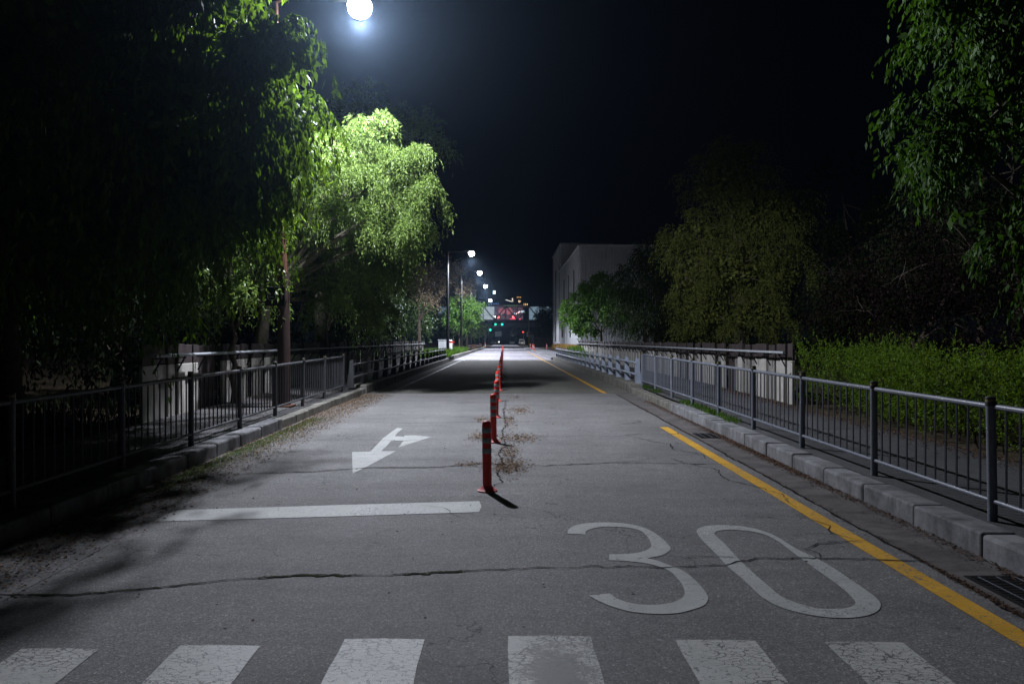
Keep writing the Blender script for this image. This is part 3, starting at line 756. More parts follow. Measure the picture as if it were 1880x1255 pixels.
G_GRN = emis('green_signal_light', (.02, 1.0, .55), 2.2); G_RED = emis('red_signal_light', (1.0, .06, .03), 3.0)
def signal(x, y, z, label, w, h, lamps):
    r = empty('traffic_light', (x, y, z), label, 'traffic light', 'traffic lights at the crossing')
    MB().box((0, .12, 0), (w, .2, h), 0, .03).build('housing', M_BLACK, r)
    for dx, dz, rad, m in lamps:
        MB().tube([(dx, .02, dz), (dx, -.03, dz)], rad, 14).build('light', m, r)
        MB().tube([(dx, -.03, dz+rad*.55), (dx, -.16, dz+rad*.5)], rad*.6, 8, False).build('visor', M_BLACK, r)
    return r
mast = empty('signal_mast', (-4.9, 168, .2), 'dark mast arm carrying the green traffic lights under the footbridge', 'mast')
MB().tube([(0, 0, 0), (0, 0, 5.3)], [.14, .11], 10).build('pole', M_BLACK, mast, True)
MB().tube([(0, 0, 5.05), (5.4, 0, 5.15)], [.08, .05], 8).build('arm', M_BLACK, mast, True)
signal(-2.5, 167.7, 5.0, 'left green traffic light hanging on the mast arm', 1.0, .38, [(-.33, 0, .13, M_STEEL_D), (0, 0, .13, M_STEEL_D), (.28, 0, .22, G_GRN)])
signal(-.82, 167.7, 4.98, 'right green traffic light hanging on the mast arm', 1.0, .55, [(-.33, 0, .13, M_STEEL_D), (0, 0, .24, G_GRN), (.33, 0, .13, M_STEEL_D)])
signal(-3.32, 167.5, 4.0, 'green pedestrian signal low on the left of the mast', .5, .95, [(0, .22, .18, M_STEEL_D), (0, -.15, .24, G_GRN)])
signal(3.75, 175, 3.3, 'red signal light on the pale post to the right of the road', .42, .8, [(0, .15, .17, G_RED), (0, -.2, .15, M_STEEL_D)])
pole('signal_post', 3.8, 175.3, .1, 3.2, .07, 'slim post that carries the red signal light', 'post', M_GREYB)

# vehicles ----------------------------------------------------------------
def vehicle(name, label, loc, rz, L, W_, H, body, kind, rear=True):
    r = empty(name, loc, label, 'car' if kind != 'van' else 'van', None, rz)
    h = W_/2
    if kind == 'van':
        side = [(-L/2, .35), (-L/2-.03, .9), (-L/2+.08, H-.12), (-L/2+.35, H), (L/2-1.3, H), (L/2-.7, 1.25), (L/2-.08, .98), (L/2, .5), (L/2-.05, .3)]
        win_z = (1.12, H-.22)
    else:
        side = [(-L/2, .4), (-L/2+.02, .85), (-L/2+.55, .98), (-L/2+1.15, H-.03), (-L/2+1.9, H), (L/2-1.9, H-.05), (L/2-1.15, 1.0), (L/2-.15, .8), (L/2, .5), (L/2-.1, .28)]
        win_z = (.98, H-.12)
    bm = bmesh.new(); k = len(side)
    def ins(z): return 0 if z < 1.0 else min(.2, (z-1.0)*.32)
    for s in (-1, 1):
        for x, z in side: bm.verts.new((s*(h-ins(z)), x, z))
    bm.verts.ensure_lookup_table(); v = bm.verts
    bm.faces.new([v[i] for i in range(k)]); bm.faces.new([v[k+i] for i in reversed(range(k))])
    for i in range(k): bm.faces.new([v[i], v[i+k], v[(i+1) % k+k], v[(i+1) % k]])
    bmesh.ops.recalc_face_normals(bm, faces=bm.faces[:])
    bmesh.ops.bevel(bm, geom=bm.edges[:], offset=.05, segments=2, affect='EDGES')
    me = bpy.data.meshes.new('body'); bm.to_mesh(me); bm.free(); me.materials.append(body); me.shade_smooth()
    o = bpy.data.objects.new('body', me); COL.objects.link(o); o.parent = r
    z0, z1 = win_z
    def pane(pts): MB().add(pts, [(0, 1, 2, 3)]).build('window', M_DARKGL, r)
    if kind == 'van':
        yb = -L/2-.035; MB().box((0, -L/2+.01, (z0+z1)/2), (W_-.42, .05, z1-z0), 0, .02).build('window', M_DARKGL, r)
        for s in (-1, 1): MB().box((s*(h-.09), -.3, (z0+z1)/2), (.05, L*.62, (z1-z0)*.85), 0, .02).build('window', M_DARKGL, r)
    else:
        a = MB().add([(-h+.25, -L/2+.63, 1.02), (h-.25, -L/2+.63, 1.02), (h-.33, -L/2+1.11, H-.1), (-h+.33, -L/2+1.11, H-.1)], [(0, 1, 2, 3)])
        for i in range(4): a.v[i] = (a.v[i][0], a.v[i][1]-.02, a.v[i][2]+.02)
        a.build('window', M_DARKGL, r)
        for s in (-1, 1): MB().box((s*(h-.10), 0, (z0+z1)/2), (.05, L*.42, (z1-z0)*.8), 0, .02).build('window', M_DARKGL, r)
        MB().add([(-h+.25, L/2-1.2, 1.04), (h-.25, L/2-1.2, 1.04), (h-.33, L/2-1.82, H-.08), (-h+.33, L/2-1.82, H-.08)], [(3, 2, 1, 0)]).build('window', M_DARKGL, r)
    for sx in (-1, 1):
        for sy in (-1, 1):
            w = MB().tube([(sx*(h-.2), sy*L*.31, .32), (sx*(h+.01), sy*L*.31, .32)], .32, 16).build('wheel', M_BLACK, r)
            MB().tube([(sx*(h+.01), sy*L*.31, .32), (sx*(h+.03), sy*L*.31, .32)], .19, 12).build('rim', M_STEELG, w)
    return r
M_VAN = plain('cream_white_car_paint', (.62, .60, .50), .35, 0, .05, 2, .02)
M_SED = plain('silver_car_paint', (.45, .47, .48), .35, .2, .05, 2, .02)
M_DCAR = plain('dark_car_paint', (.05, .055, .06), .3, .1, .1, 2, .02)
M_TAIL = plain('tail_light_red', (.35, .02, .02), .3)
G_HEAD = emis('lit_headlight', (.95, .98, 1.0), 6)
v = vehicle('parked_van', 'cream-white van seen from behind on the right of the far road', (4.75, 238, .04), 0, 4.6, 1.74, 1.88, M_VAN, 'van')
for s in (-1, 1): MB().box((s*.76, -2.31, .95), (.12, .06, .34), 0, .01).build('tail_light', M_TAIL, v)
MB().box((0, -2.33, .62), (.5, .02, .13)).build('number_plate', M_WHITEP, v)
MB().box((0, -2.30, .40), (1.6, .14, .2), 0, .03).build('bumper', M_BLACK, v)
v = vehicle('parked_sedan', 'silver sedan seen from behind, left of the cream van', (2.15, 278, .04), 0, 4.7, 1.85, 1.46, M_SED, 'car')
for s in (-1, 1): MB().box((s*.72, -2.33, .78), (.34, .05, .13), 0, .01).build('tail_light', M_TAIL, v)
MB().box((0, -2.36, .62), (.5, .02, .13)).build('number_plate', M_WHITEP, v)
v = vehicle('oncoming_car', 'dark car facing the camera in the far left lane', (-4.3, 275, .04), math.pi, 4.7, 1.85, 1.48, M_DCAR, 'car')
for s in (-1, 1): MB().box((s*.68, 2.31, .70), (.3, .06, .15), 0, .01).build('headlight', M_WHITEP, v)
v = vehicle('oncoming_van', 'pale van with bright headlight behind the dark car at the far left', (-3.3, 300, .04), math.pi, 4.9, 1.85, 2.25, M_VAN, 'van')
for s in (-1, 1): MB().box((s*.70, 2.47, 1.0), (.26, .08, .26), 0, .02).build('headlight', G_HEAD if s < 0 else M_WHITEP, v)

# footbridge --------------------------------------------------------------
def footbridge():
    Y = 200; r = empty('footbridge', (0, Y, 0), 'glazed steel truss footbridge crossing over the far end of the road', 'bridge')
    x0, x1 = -17.0, 17.0; zb, zt = 6.75, 10.0
    M_TR = plain('dark_truss_steel', (.09, .10, .115), .5)
    M_GIRD = plain('bridge_girder_paint', (.30, .30, .33), .6, 0, .2, .5)
    MB().box(((x0+x1)/2, 0, 6.35), (x1-x0, 3.4, .75)).build('deck', M_TR, r)
    MB().box(((x0+x1)/2, .1, 5.5), (x1-x0-.5, 2.6, .95)).build('girder', M_GIRD, r)
    MB().box(((x0+x1)/2, 0, zt+.1), (x1-x0, 3.6, .22)).build('roof', M_TR, r)
    nb = 12; w = (x1-x0)/nb
    glass = {}
    def gl(c, s):
        k = N('self_glowing_glazing'); e = k.n('ShaderNodeEmission'); d = k.n('ShaderNodeBsdfPrincipled'); d.inputs['Base Color'].default_value = (.2, .22, .24, 1); d.inputs['Roughness'].default_value = .3  # emission in the panes stands in for light coming from behind
        cc = k.ramp(k.noise(1.6, 5, .7, k.obj((1, 1, .5))), [(.3, tuple(q*.45 for q in c)), (.7, c)]); k.l(cc, e.inputs[0]); e.inputs[1].default_value = s
        a = k.n('ShaderNodeAddShader'); k.l(e.outputs[0], a.inputs[0]); k.l(d.outputs[0], a.inputs[1]); k.l(a.outputs[0], k.out.inputs[0]); k.m.cycles.emission_sampling = 'NONE'; return k.m
    GA = gl((.27, .32, .35), 1.5); GB = gl((.13, .19, .24), 1.6); GR = gl((.55, .10, .16), .6); GP_ = gl((.16, .13, .18), .7)
    mats = [GB, GB, GB, GA, GA, None, None, None, GB, GB, GB, GB]
    for i in range(nb+1):
        x = x0+w*i
        for yy in (-1.6, 1.6): MB().box((x, yy, (zb+zt)/2), (.16, .14, zt-zb)).build('post', M_TR, r)
        if i < nb:
            a, b = ((zb, zt) if i % 2 else (zt, zb))
            for yy in (-1.66,): MB().tube([(x+.08, yy, a), (x+w-.08, yy, b)], .13, 6).build('diagonal', M_TR, r)
            if mats[i] is not None: MB().box((x+w/2, -1.5, (zb+zt)/2), (w-.17, .04, zt-zb-.05)).build('glazing', mats[i], r)
            MB().box((x+w/2, -1.62, zb+1.1), (w-.17, .05, .07)).build('handrail', M_TR, r)
    for xx in (-9.5, 10.5): MB().box((xx, 0, 2.5), (.8, 1.0, 5.0), 0, .05).build('pier', M_GIRD, r)
footbridge()
# lit screens and signs of the shopping building behind
def screen_mat(name, c1, c2, s, scale):
    k = N(name); e = k.n('ShaderNodeEmission')
    k.l(k.ramp(k.noise(scale, 5, .7), [(.42, c1), (.6, c2)]), e.inputs[0]); e.inputs[1].default_value = s; k.l(e.outputs[0], k.out.inputs[0]); k.m.cycles.emission_sampling = 'NONE'; return k.m
def lit_building():
    r = empty('lit_building', (0, 330, 0), 'dark distant building with glowing coloured signs behind the footbridge', 'building')
    MB().box((2, 8, 6.9), (46, 12, 13.8)).build('wall', plain('far_wall', (.05, .05, .06), .7), r)
    for i in range(6):
        MB().box((-16+6.4*i, 1.9, 4.2), (2.6, .2, 2.2)).build('window', screen_mat('dim_shop_window', (.03, .035, .04), (.10, .12, .14), .5, .7), r)
    return r
lit_building()
def sign(name, x, y, z, w, h, m, label, cat='sign', shape='box'):
    r = empty(name, (x, y, z), label, cat, 'glowing signs beyond the footbridge')
    if shape == 'disc': MB().tube([(0, 0, 0), (0, .25, 0)], w/2, 28).build('face', m, r)
    elif shape == 'letters':
        mb = MB(); n = max(3, int(w/.9)); g = random.Random(int(w*100+x*7))
        for i in range(n):
            a = -w/2+w*(i+.5)/n; mb.box((a, 0, g.uniform(-.12, .12)*h), (w/n*g.uniform(.25, .7), .15, h*g.uniform(.4, 1)))
        mb.build('letters', m, r)
    else: MB().box((0, 0, 0), (w, .25, h), 0, .06).build('face', m, r)
    MB().box((0, .35, 0), (w*.9, .3, h*.75 if shape != 'disc' else w*.7)).build('frame', M_BLACK, r)
    return r
SR = screen_mat('pink_red_screen', (.42, .09, .13), (.62, .24, .30), .6, 1.2)
Yb = 318
def bx(px): return (px-929)/1462.2*Yb
def bz(py): return CAM_H+(624-py)/1462.2*Yb
sign('lit_facade', bx(934), Yb+1.5, bz(574), 11.5, 6.2, screen_mat('dim_purple_facade', (.05, .035, .05), (.16, .09, .13), .8, .9), 'dim purplish lit facade behind the round pink screens', 'facade')
sign('round_screen', bx(921), Yb, bz(571), 2.6, 2.6, SR, 'left round pink glowing screen seen through the footbridge', 'screen', 'disc')
sign('round_screen', bx(934.5), Yb, bz(571), 2.8, 2.8, SR, 'right round pink glowing screen seen through the footbridge', 'screen', 'disc')
sign('red_sign', bx(915), Yb-2, bz(582.5), .9, .8, emis('red_light', (1, .12, .12), 3), 'small bright red light on the left behind the footbridge')
sign('red_sign', bx(942.5), Yb-2, bz(582), 1.0, .9, emis('red_light', (1, .10, .12), 4), 'bright red light at the middle behind the footbridge')
sign('red_strip_sign', bx(946), Yb-2, bz(585.5), 4.4, .35, emis('red_strip', (.9, .08, .14), 1.2), 'long red strip light low behind the footbridge')
sign('slanted_sign', bx(951), Yb-1, bz(574), 2.0, .45, emis('pink_white', (1, .7, .72), 1.6), 'slanting pinkish white sign behind the footbridge', 'sign').rotation_euler = (0, R(-32), 0)
sign('white_sign', bx(960), Yb-1, bz(572), 1.6, .8, emis('cold_white_sign', (.6, .8, .9), .9), 'pale white sign at the right behind the footbridge')
sign('blue_sign', bx(909), Yb-1, bz(557.5), 3.6, .3, emis('blue_sign', (.12, .35, .9), .9), 'upper thin blue lettering above the footbridge roof', 'sign', 'letters')
sign('blue_sign', bx(912), Yb-1, bz(562.5), 3.2, .3, emis('blue_sign', (.15, .4, .9), .9), 'lower thin blue lettering above the footbridge roof', 'sign', 'letters')
sign('green_sign', bx(938), Yb-1, bz(561.3), 5.4, .22, emis('green_strip', (.25, .6, .3), .5), 'dim green strip just above the footbridge roof')
sign('orange_sign', bx(952.5), Yb-1, bz(546), 1.9, .45, emis('orange_sign', (1, .5, .12), 1.3), 'topmost orange sign above the footbridge', 'sign', 'letters')
sign('orange_sign', bx(954), Yb-1, bz(553), 1.1, .9, emis('warm_sign', (1, .7, .4), 1.4), 'warm white sign below the topmost orange sign', 'sign', 'letters')
sign('orange_sign', bx(965), Yb-1, bz(558.5), 2.0, .9, emis('orange_sign2', (1, .65, .3), .9), 'orange lettering at the right above the footbridge', 'sign', 'letters')
sign('orange_sign', bx(941), Yb-1, bz(551), .5, 1.7, emis('cream_light', (1, .85, .65), 1.6), 'upright cream sign above the footbridge', 'sign', 'letters')
sign('white_strip_sign', bx(934), Yb-1, bz(552), 2.6, .22, emis('white_strip', (.9, .9, .85), 1.2), 'slanting white strip above the footbridge').rotation_euler = (0, R(16), 0)
sign('cyan_sign', bx(911.5), Yb-60, bz(547.5)-1.2, .8, 1.1, emis('cyan_light', (.5, .9, 1.0), 2.5), 'small cyan lit sign right of the farthest street lamp')

# building on the right ---------------------------------------------------
def hall():
    r = empty('metal_clad_hall', (9.2, 99, 0), 'tall pale metal-clad hall on the right side of the street', 'building')
    def clad(p0, p1, z0, z1, pitch, dep, name, mat):
        L = math.dist(p0, p1); n = int(L/pitch); dx, dy = (p1[0]-p0[0])/L, (p1[1]-p0[1])/L; nx, ny = dy, -dx
        P = []
        for i in range(n):
            for q, o in ((0, 0), (.45, 0), (.55, dep), (.9, dep)):
                s = (i+q)*pitch; P.append((p0[0]+dx*s+nx*o, p0[1]+dy*s+ny*o))
        P.append(p1); vs = [(x, y, z) for x, y in P for z in (z0, z1)]
        fs = [(2*i, 2*i+2, 2*i+3, 2*i+1) for i in range(len(P)-1)]
        return MB().add(vs, fs).build(name, mat, r)
    clad((0, 0), (9.6, 0), 0, 13.35, .33, .05, 'front_wall', M_CLAD)
    clad((0, 38), (0, 0), 0, 13.35, 1.2, .05, 'street_wall', M_CLAD2)
    MB().box((4.8, 19, 6.6), (9.5, 37.9, 13.2)).build('core_wall', M_CLAD2, r)
    MB().box((4.8, -.02, 13.42), (10.1, .3, .25)).build('parapet', M_CLAD2, r)
    MB().box((-.02, 19.1, 13.42), (.3, 38, .25)).build('parapet', M_CLAD2, r)
    for y in (8, 17, 26): MB().box((-.10, y, 9), (.08, .45, 4.2)).build('window', M_DARKGL, r)
    for y in (14, 30): MB().box((-.10, y, 3.2), (.08, 1.0, 2.2)).build('window', M_DARKGL, r)
    for y in (.5, 22): MB().tube([(-.14, y, .1), (-.14, y, 13.2)], .07, 8).build('downpipe', M_GREYB, r)
hall()
def tower():
    r = empty('tower_block', (9.6, 139, 0), 'taller pale block rising behind the metal-clad hall', 'building')
    MB().box((4.5, 12, 9.2), (9, 24, 18.4)).build('wall', M_CLAD2, r)
    MB().box((4.5, 12, 18.5), (9.3, 24.3, .3)).build('parapet', M_CLAD, r)
    for y in (3.5, 14): MB().box((-.03, y, 8.2), (.1, 1.6, 13.5), 0, .02).build('window', M_DARKGL, r)
    for y in (1.2, 20): MB().tube([(-.12, y, .1), (-.12, y, 18)], .08, 8).build('downpipe', M_CLAD, r)
tower()
r = empty('boundary_wall', (8.0, 185, 0), 'low grey wall with a blue door beyond the side street', 'wall')
MB().box((2.5, 0, 1.2), (9, .3, 2.4), 0, .03).build('panel', M_KERB2, r)
MB().box((-1.9, -.1, 1.5), (.8, .5, 3.0), 0, .03).build('pier', M_CLAD, r)
MB().box((4.8, -.17, 1.15), (1.8, .06, 2.2), 0, .02).build('door', plain('blue_door', (.05, .07, .16), .5), r)

# low railing along the far left kerb
r = empty('low_railing', (-4.6, 0, 0), 'low dark red-brown railing along the far left kerb', 'railing')
for z in (.35, .62): MB().tube([(0, 97, zr(97)+.2+z), (0, 150, zr(150)+.2+z)], .04, 6).build('rail', M_BROWN, r)
for i in range(19): MB().box((0, 97+2.9*i, zr(97+2.9*i)+.55), (.09, .09, .72)).build('post', M_BROWN, r)

# ================================================================== VEGETATION
# foreground tree, top left
tree('broadleaf_tree', 'big dark foreground tree at left with drooping leaves lit at their tips', 'tree', (-7.6, 12.2, .2), 2.7, .21,
     [(-6.3, 11.5, 7.8, 2.5, 2.2, 1.8), (-4.5, 11.3, 6.9, 1.5, 1.6, 1.1), (-4.6, 11.2, 5.0, .95, 1.3, .8), (-5.4, 11.8, 3.9, 1.7, 1.6, 1.0), (-7.6, 11.5, 5.2, 2.3, 2.2, 1.7), (-8.8, 11, 7.5, 2.6, 2.5, 2.3), (-6.3, 10.0, 5.6, 1.7, 1.5, 1.3), (-6.5, 11.5, 3.3, 1.7, 1.5, .75), (-3.6, 11.4, 5.9, .85, 1.0, .5), (-5.0, 9.6, 8.6, 1.6, 1.4, 1.2), (-9.5, 11, 4.6, 1.9, 2, 1.3), (-4.2, 12.2, 4.4, .7, .9, .65), (-3.95, 14.9, 6.1, .55, .7, .3), (-3.75, 14.4, 5.7, .5, .6, .4), (-3.72, 12.2, 4.7, .5, .7, .5), (-3.75, 12.9, 5.25, .5, .7, .4), (-4.1, 12.6, 4.0, .5, .6, .4), (-4.0, 11.6, 4.3, .5, .6, .5), (-4.7, 12.4, 3.5, .8, 1.0, .6), (-5.6, 12.2, 2.9, 1.0, 1.2, .6), (-7.2, 14.0, 6.6, 2.4, 1.4, 2.2), (-8.4, 13.5, 3.8, 2.2, 1.6, 1.6), (-5.6, 13.2, 7.9, 1.6, 1.0, 1.3), (-4.75, 12.3, 5.1, .9, .9, .8), (-4.6, 12.3, 3.6, 1.0, .9, .7), (-3.15, 11.3, 5.65, .6, .8, .3), (-3.6, 11.6, 5.0, .55, .8, .35), (-3.95, 11.5, 7.7, .7, .8, .4), (-6.6, 12.8, 3.2, 1.4, 1.0, .6), (-6.4, 13.7, 3.8, .9, .8, 1.0), (-4.2, 14.2, 5.75, .85, .9, .45), (-4.7, 15.2, 5.5, .8, .8, .45), (-5.6, 15.6, 4.7, .9, .9, .55), (-4.9, 15.0, 4.6, .6, .7, .3), (-4.35, 14.1, 4.6, .8, .9, .55), (-5.2, 14.2, 3.7, .85, .9, .6), (-5.9, 14.6, 5.0, 1.2, 1.0, 1.0), (-5.4, 13.9, 6.7, 1.2, 1.0, .8), (-4.0, 13.2, 6.5, .6, .7, .3), (-5.2, 12.6, 3.5, .8, .9, .4), (-7.7, 13.8, 3.8, 1.3, 1.0, 1.0), (-8.0, 13.5, 9.2, 2.6, 1.4, 1.6), (-5.6, 13.3, 9.4, 1.5, 1.0, 1.0)],
     L_BIG, M_BARK, 21, sub=40, inner=62000, inner_leaf=.24, clumps=380, n_str=10500, slen=.75, droop=1.0, m=15, leaf=.145, lw=.36, clr=.28, hang=.75)
# willow behind the nearest lamp
tree('willow_tree', 'brightly lit pale green willow behind the nearest lamp', 'tree', (-6.7, 22.0, .3), 2.6, .20,
     [(-3.25, 20.6, 7.15, .62, .7, .42), (-4.1, 20.3, 6.65, .7, .8, .42), (-4.7, 19.6, 5.9, .55, .7, .42), (-2.65, 20.5, 6.35, .62, .7, .42), (-3.5, 20.2, 5.85, .75, .8, .4), (-2.05, 20.4, 5.45, .38, .5, .38), (-2.55, 20.7, 5.3, .5, .6, .35), (-2.4, 20.6, 4.5, .36, .5, .38), (-4.3, 19.8, 5.0, .8, .8, .4), (-3.25, 20.6, 4.85, .6, .7, .35), (-5.6, 20.9, 5.4, .7, .9, .6), (-4.15, 18.3, 6.1, .5, .6, .3), (-4.05, 17.7, 5.5, .4, .5, .25), (-3.2, 21.8, 5.6, 1.0, .7, .8), (-3.7, 22.6, 3.9, .9, .7, .8), (-4.9, 22.4, 3.2, .9, .7, .7), (-3.4, 22.2, 4.9, 1.0, .7, .9), (-5.6, 22.3, 3.9, 1.0, .8, .9), (-4.5, 22.0, 5.0, 1.1, .7, 1.0), (-4.0, 23.4, 2.6, .8, .6, .5), (-2.6, 22.4, 4.6, .5, .6, .5)],
     L_WIL, M_BARK_P, 33, sub=90, inner=16000, inner_leaf=.12, clumps=175, n_str=9500, slen=.5, droop=1.0, m=12, leaf=.09, lw=.24, clr=.26, hang=.12, flat=.4)
tree('willow_tree', 'dim tall willow rising behind and above the brightly lit one', 'tree', (-7.6, 32.5, .3), 4.0, .28,
     [(-6.0, 32, 10.4, 2.0, 1.8, 1.2), (-3.9, 32, 9.9, 1.3, 1.6, 1.1), (-7.8, 32, 9.0, 2.2, 2, 1.6), (-3.5, 31.5, 8.3, .8, 1, .9), (-6.2, 32, 6, 2.6, 2, 2.0)],
     L_WIL, M_BARK_P, 35, sub=30, inner=3000, inner_leaf=.2, clumps=110, n_str=3600, slen=.8, droop=.5, m=11, leaf=.13, lw=.26, clr=.28, hang=.1)
tree('maple_sapling', 'small bright green tree growing around the brown lamp pole', 'tree', (-6.0, 17.6, .3), 1.7, .07,
     [(-5.0, 16.9, 4.45, .5, .5, .5), (-4.95, 16.7, 3.5, .35, .45, .4), (-5.7, 17.3, 4.1, .6, .6, .55), (-5.1, 16.8, 2.75, .35, .4, .35), (-6.2, 17.4, 3.0, .6, .6, .6)],
     L_WIL, M_BARK, 37, sub=14, clumps=50, n_str=900, slen=.45, droop=.6, m=11, leaf=.10, lw=.32, clr=.3, hang=.1)
LB = 'dark trees along the left side of the bridge'
for i, (x, y, h, w, lb) in enumerate([(-9.0, 18.5, 4.4, 2.6, 'dark bushy tree behind the left fence beside the brown pole'), (-9.2, 27, 6.0, 3.0, 'dark tree filling the gap under the lit willow'), (-8.6, 38, 7.0, 2.9, 'dark tree beside the left guard rail, past the willows'),
        (-9.5, 48, 8.0, 3.0, 'dark tree near the far end of the left fence'), (-14.0, 21, 9.5, 4.5, 'tall unlit tree at the far left, behind the foreground tree'), (-10.5, 62, 8.5, 3.2, 'unlit tree just left of the black lamp pole')]):
    tree('background_tree', lb, 'tree', (x, y, .2), h*.28, .18,
         [(x+.5, y, h*.75, w*.75, w*.7, h*.22), (x-w*.3, y-.5, h*.5, w*.8, w*.7, h*.26), (x+w*.3, y-.4, h*.42, w*.65, w*.6, h*.24), (x, y+.6, h*.95, w*.5, w*.5, h*.15)],
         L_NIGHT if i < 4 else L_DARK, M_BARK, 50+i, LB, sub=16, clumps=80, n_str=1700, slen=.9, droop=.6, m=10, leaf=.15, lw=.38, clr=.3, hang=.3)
tree('spring_tree', 'brownish sparsely leafed tree under the second lamp', 'tree', (-8.3, 76, .4), 3.2, .2,
     [(-6.0, 75, 8.0, 1.6, 1.5, 1.2), (-4.6, 75, 7.0, 1.1, 1.3, 1.2), (-7.6, 75, 6.6, 1.8, 1.5, 1.5), (-8.6, 75, 8.3, 1.3, 1.2, 1.0)],
     L_BUD, M_BARK, 71, sub=40, clumps=90, n_str=1500, slen=.9, droop=.2, m=8, leaf=.14, lw=.35, clr=.3, hang=.0)
tree('street_tree', 'fresh green round street tree on a slim trunk right of the black lamp pole', 'tree', (-5.45, 93, .3), 1.9, .12,
     [(-5.2, 92.5, 5.6, 1.4, 1.3, 1.2), (-4.0, 92.5, 5.0, 1.2, 1.2, 1.1), (-6.3, 92.5, 4.6, 1.2, 1.2, 1.1), (-4.6, 92.5, 3.7, 1.3, 1.2, .8), (-3.4, 92.5, 5.9, .7, .8, .6)],
     L_STREET, M_BARK, 73, sub=20, clumps=80, n_str=2000, slen=.5, droop=.3, m=10, leaf=.16, lw=.6, clr=.3, hang=.1)
tree('street_tree', 'darker street tree behind the fresh green one on the left', 'tree', (-6.0, 122, .3), 2.0, .15,
     [(-5.6, 122, 4.6, 2.0, 1.6, 1.6), (-7.6, 122, 5.6, 2.0, 1.6, 1.8), (-4.6, 122, 3.5, 1.2, 1.3, .9)],
     L_DARK, M_BARK, 75, sub=16, clumps=70, n_str=1300, slen=.7, droop=.3, m=9, leaf=.2, lw=.5, clr=.3, hang=.1)
for i, (x, y, lb) in enumerate([(-10, 150, 'dark tree left of the footbridge'), (-14, 110, 'unlit tree behind the left street trees'), (-12, 90, 'unlit tree behind the fresh green street tree'), (-9, 175, 'dark tree standing by the left end of the footbridge')]):
    tree('background_tree', lb, 'tree', (x, y, .2), 2.5, .2, [(x, y, 6, 3.2, 2.6, 2.6), (x+1.8, y-1, 4.2, 2.2, 2, 1.8), (x-2, y, 4.5, 2.4, 2, 2)], L_DARK, M_BARK, 80+i, LB,
         sub=10, clumps=60, n_str=1200, slen=1.0, droop=.5, m=9, leaf=.24, lw=.5, clr=.3, hang=.2)
for i, (x, y, h, lb) in enumerate([(-8, 345, 12, 'hazy dark tree at the end of the road, left'), (2, 352, 11, 'hazy dark tree at the end of the road, middle'), (10, 345, 12, 'hazy dark tree at the end of the road, right')]):
    pass
for i, (x, y, h, lb) in enumerate([(-6, 300, 6.5, 'hazy small tree behind the vehicles at left'), (7.5, 305, 7, 'hazy small tree behind the vehicles at right')]):
    tree('far_tree', lb, 'tree', (x-2, y, .2), 2, .2, [(x-2, y, h*.65, 3, 2.5, h*.33), (x-4, y, h*.5, 2.4, 2, h*.28)], L_DARK, M_BARK, 90+i, None, sub=8, clumps=40, n_str=700, slen=1.0, droop=.3, m=8, leaf=.35, lw=.5, clr=.3, hang=.2)
# right side
tree('street_tree', 'bright leafy green tree in front of the metal-clad hall', 'tree', (8.9, 74.5, .3), 2.2, .13,
     [(7.2, 74, 5.2, 1.6, 1.4, 1.5), (8.9, 74, 6.2, 1.8, 1.5, 1.6), (6.2, 74, 3.9, 1.1, 1.1, 1.0), (7.3, 73.6, 2.9, 1.0, 1, .8), (10.3, 74, 4.8, 1.6, 1.5, 1.5)],
     L_STREET, M_BARK, 101, sub=24, clumps=90, n_str=2600, slen=.6, droop=.5, m=10, leaf=.19, lw=.65, clr=.28, hang=.3)
tree('background_tree', 'dark tree between the bright leafy tree and the big willow', 'tree', (11.2, 64, .3), 2.5, .2,
     [(11, 64, 6.4, 2.4, 2, 2.0), (9.6, 64, 4.0, 1.6, 1.5, 1.7), (12.4, 63, 8.2, 2.0, 1.8, 1.8), (11.5, 63, 4, 2.2, 1.8, 1.8)],
     L_MID, M_BARK, 103, sub=20, clumps=100, n_str=2300, slen=1.0, droop=.8, m=10, leaf=.17, lw=.4, clr=.3, hang=.5)
tree('willow_tree', 'large dim olive-green willow on the right beyond the board fence', 'tree', (12.2, 41.5, .3), 3.4, .32,
     [(11.3, 41, 9.6, 2.3, 2, 1.9), (13.2, 41, 8.0, 2.6, 2.2, 2.2), (9.7, 40.5, 6.8, 1.7, 1.7, 1.6), (9.2, 40, 5.0, 1.4, 1.5, 1.2), (11.2, 39.6, 5.2, 2.0, 1.7, 1.5), (13.6, 40, 5.2, 1.9, 1.8, 1.6), (10.0, 40, 3.2, 1.7, 1.5, 1.1), (12.5, 40, 3.0, 2.2, 1.6, 1.1), (12.2, 41.5, 11.3, 1.5, 1.5, 1.0)],
     L_DWIL, M_BARK_P, 105, sub=70, inner=9000, inner_leaf=.25, clumps=170, n_str=6500, slen=.9, droop=.9, m=12, leaf=.12, lw=.28, clr=.23, hang=.2, flat=.5)
tree('background_tree', 'unlit tree behind the large willow on the right', 'tree', (17.5, 40, .3), 3.0, .25,
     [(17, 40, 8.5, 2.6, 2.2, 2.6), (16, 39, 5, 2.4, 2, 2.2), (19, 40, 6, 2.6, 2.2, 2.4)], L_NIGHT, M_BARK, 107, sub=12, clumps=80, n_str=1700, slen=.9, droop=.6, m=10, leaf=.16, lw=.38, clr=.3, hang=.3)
tree('plum_tree', 'dark reddish-leaved tree behind the hedge on the right', 'tree', (11.9, 23.2, .3), 1.2, .14,
     [(11.5, 23, 3.6, 1.9, 1.6, 1.3), (13.6, 23, 4.2, 2.0, 1.6, 1.6), (10.2, 22.6, 2.5, 1.2, 1.2, .8), (12.6, 22.5, 2.2, 1.8, 1.4, .8)],
     L_PLUM, M_BARK, 109, sub=24, clumps=110, n_str=1900, slen=.7, droop=.3, m=10, leaf=.08, lw=.55, clr=.3, hang=.1)
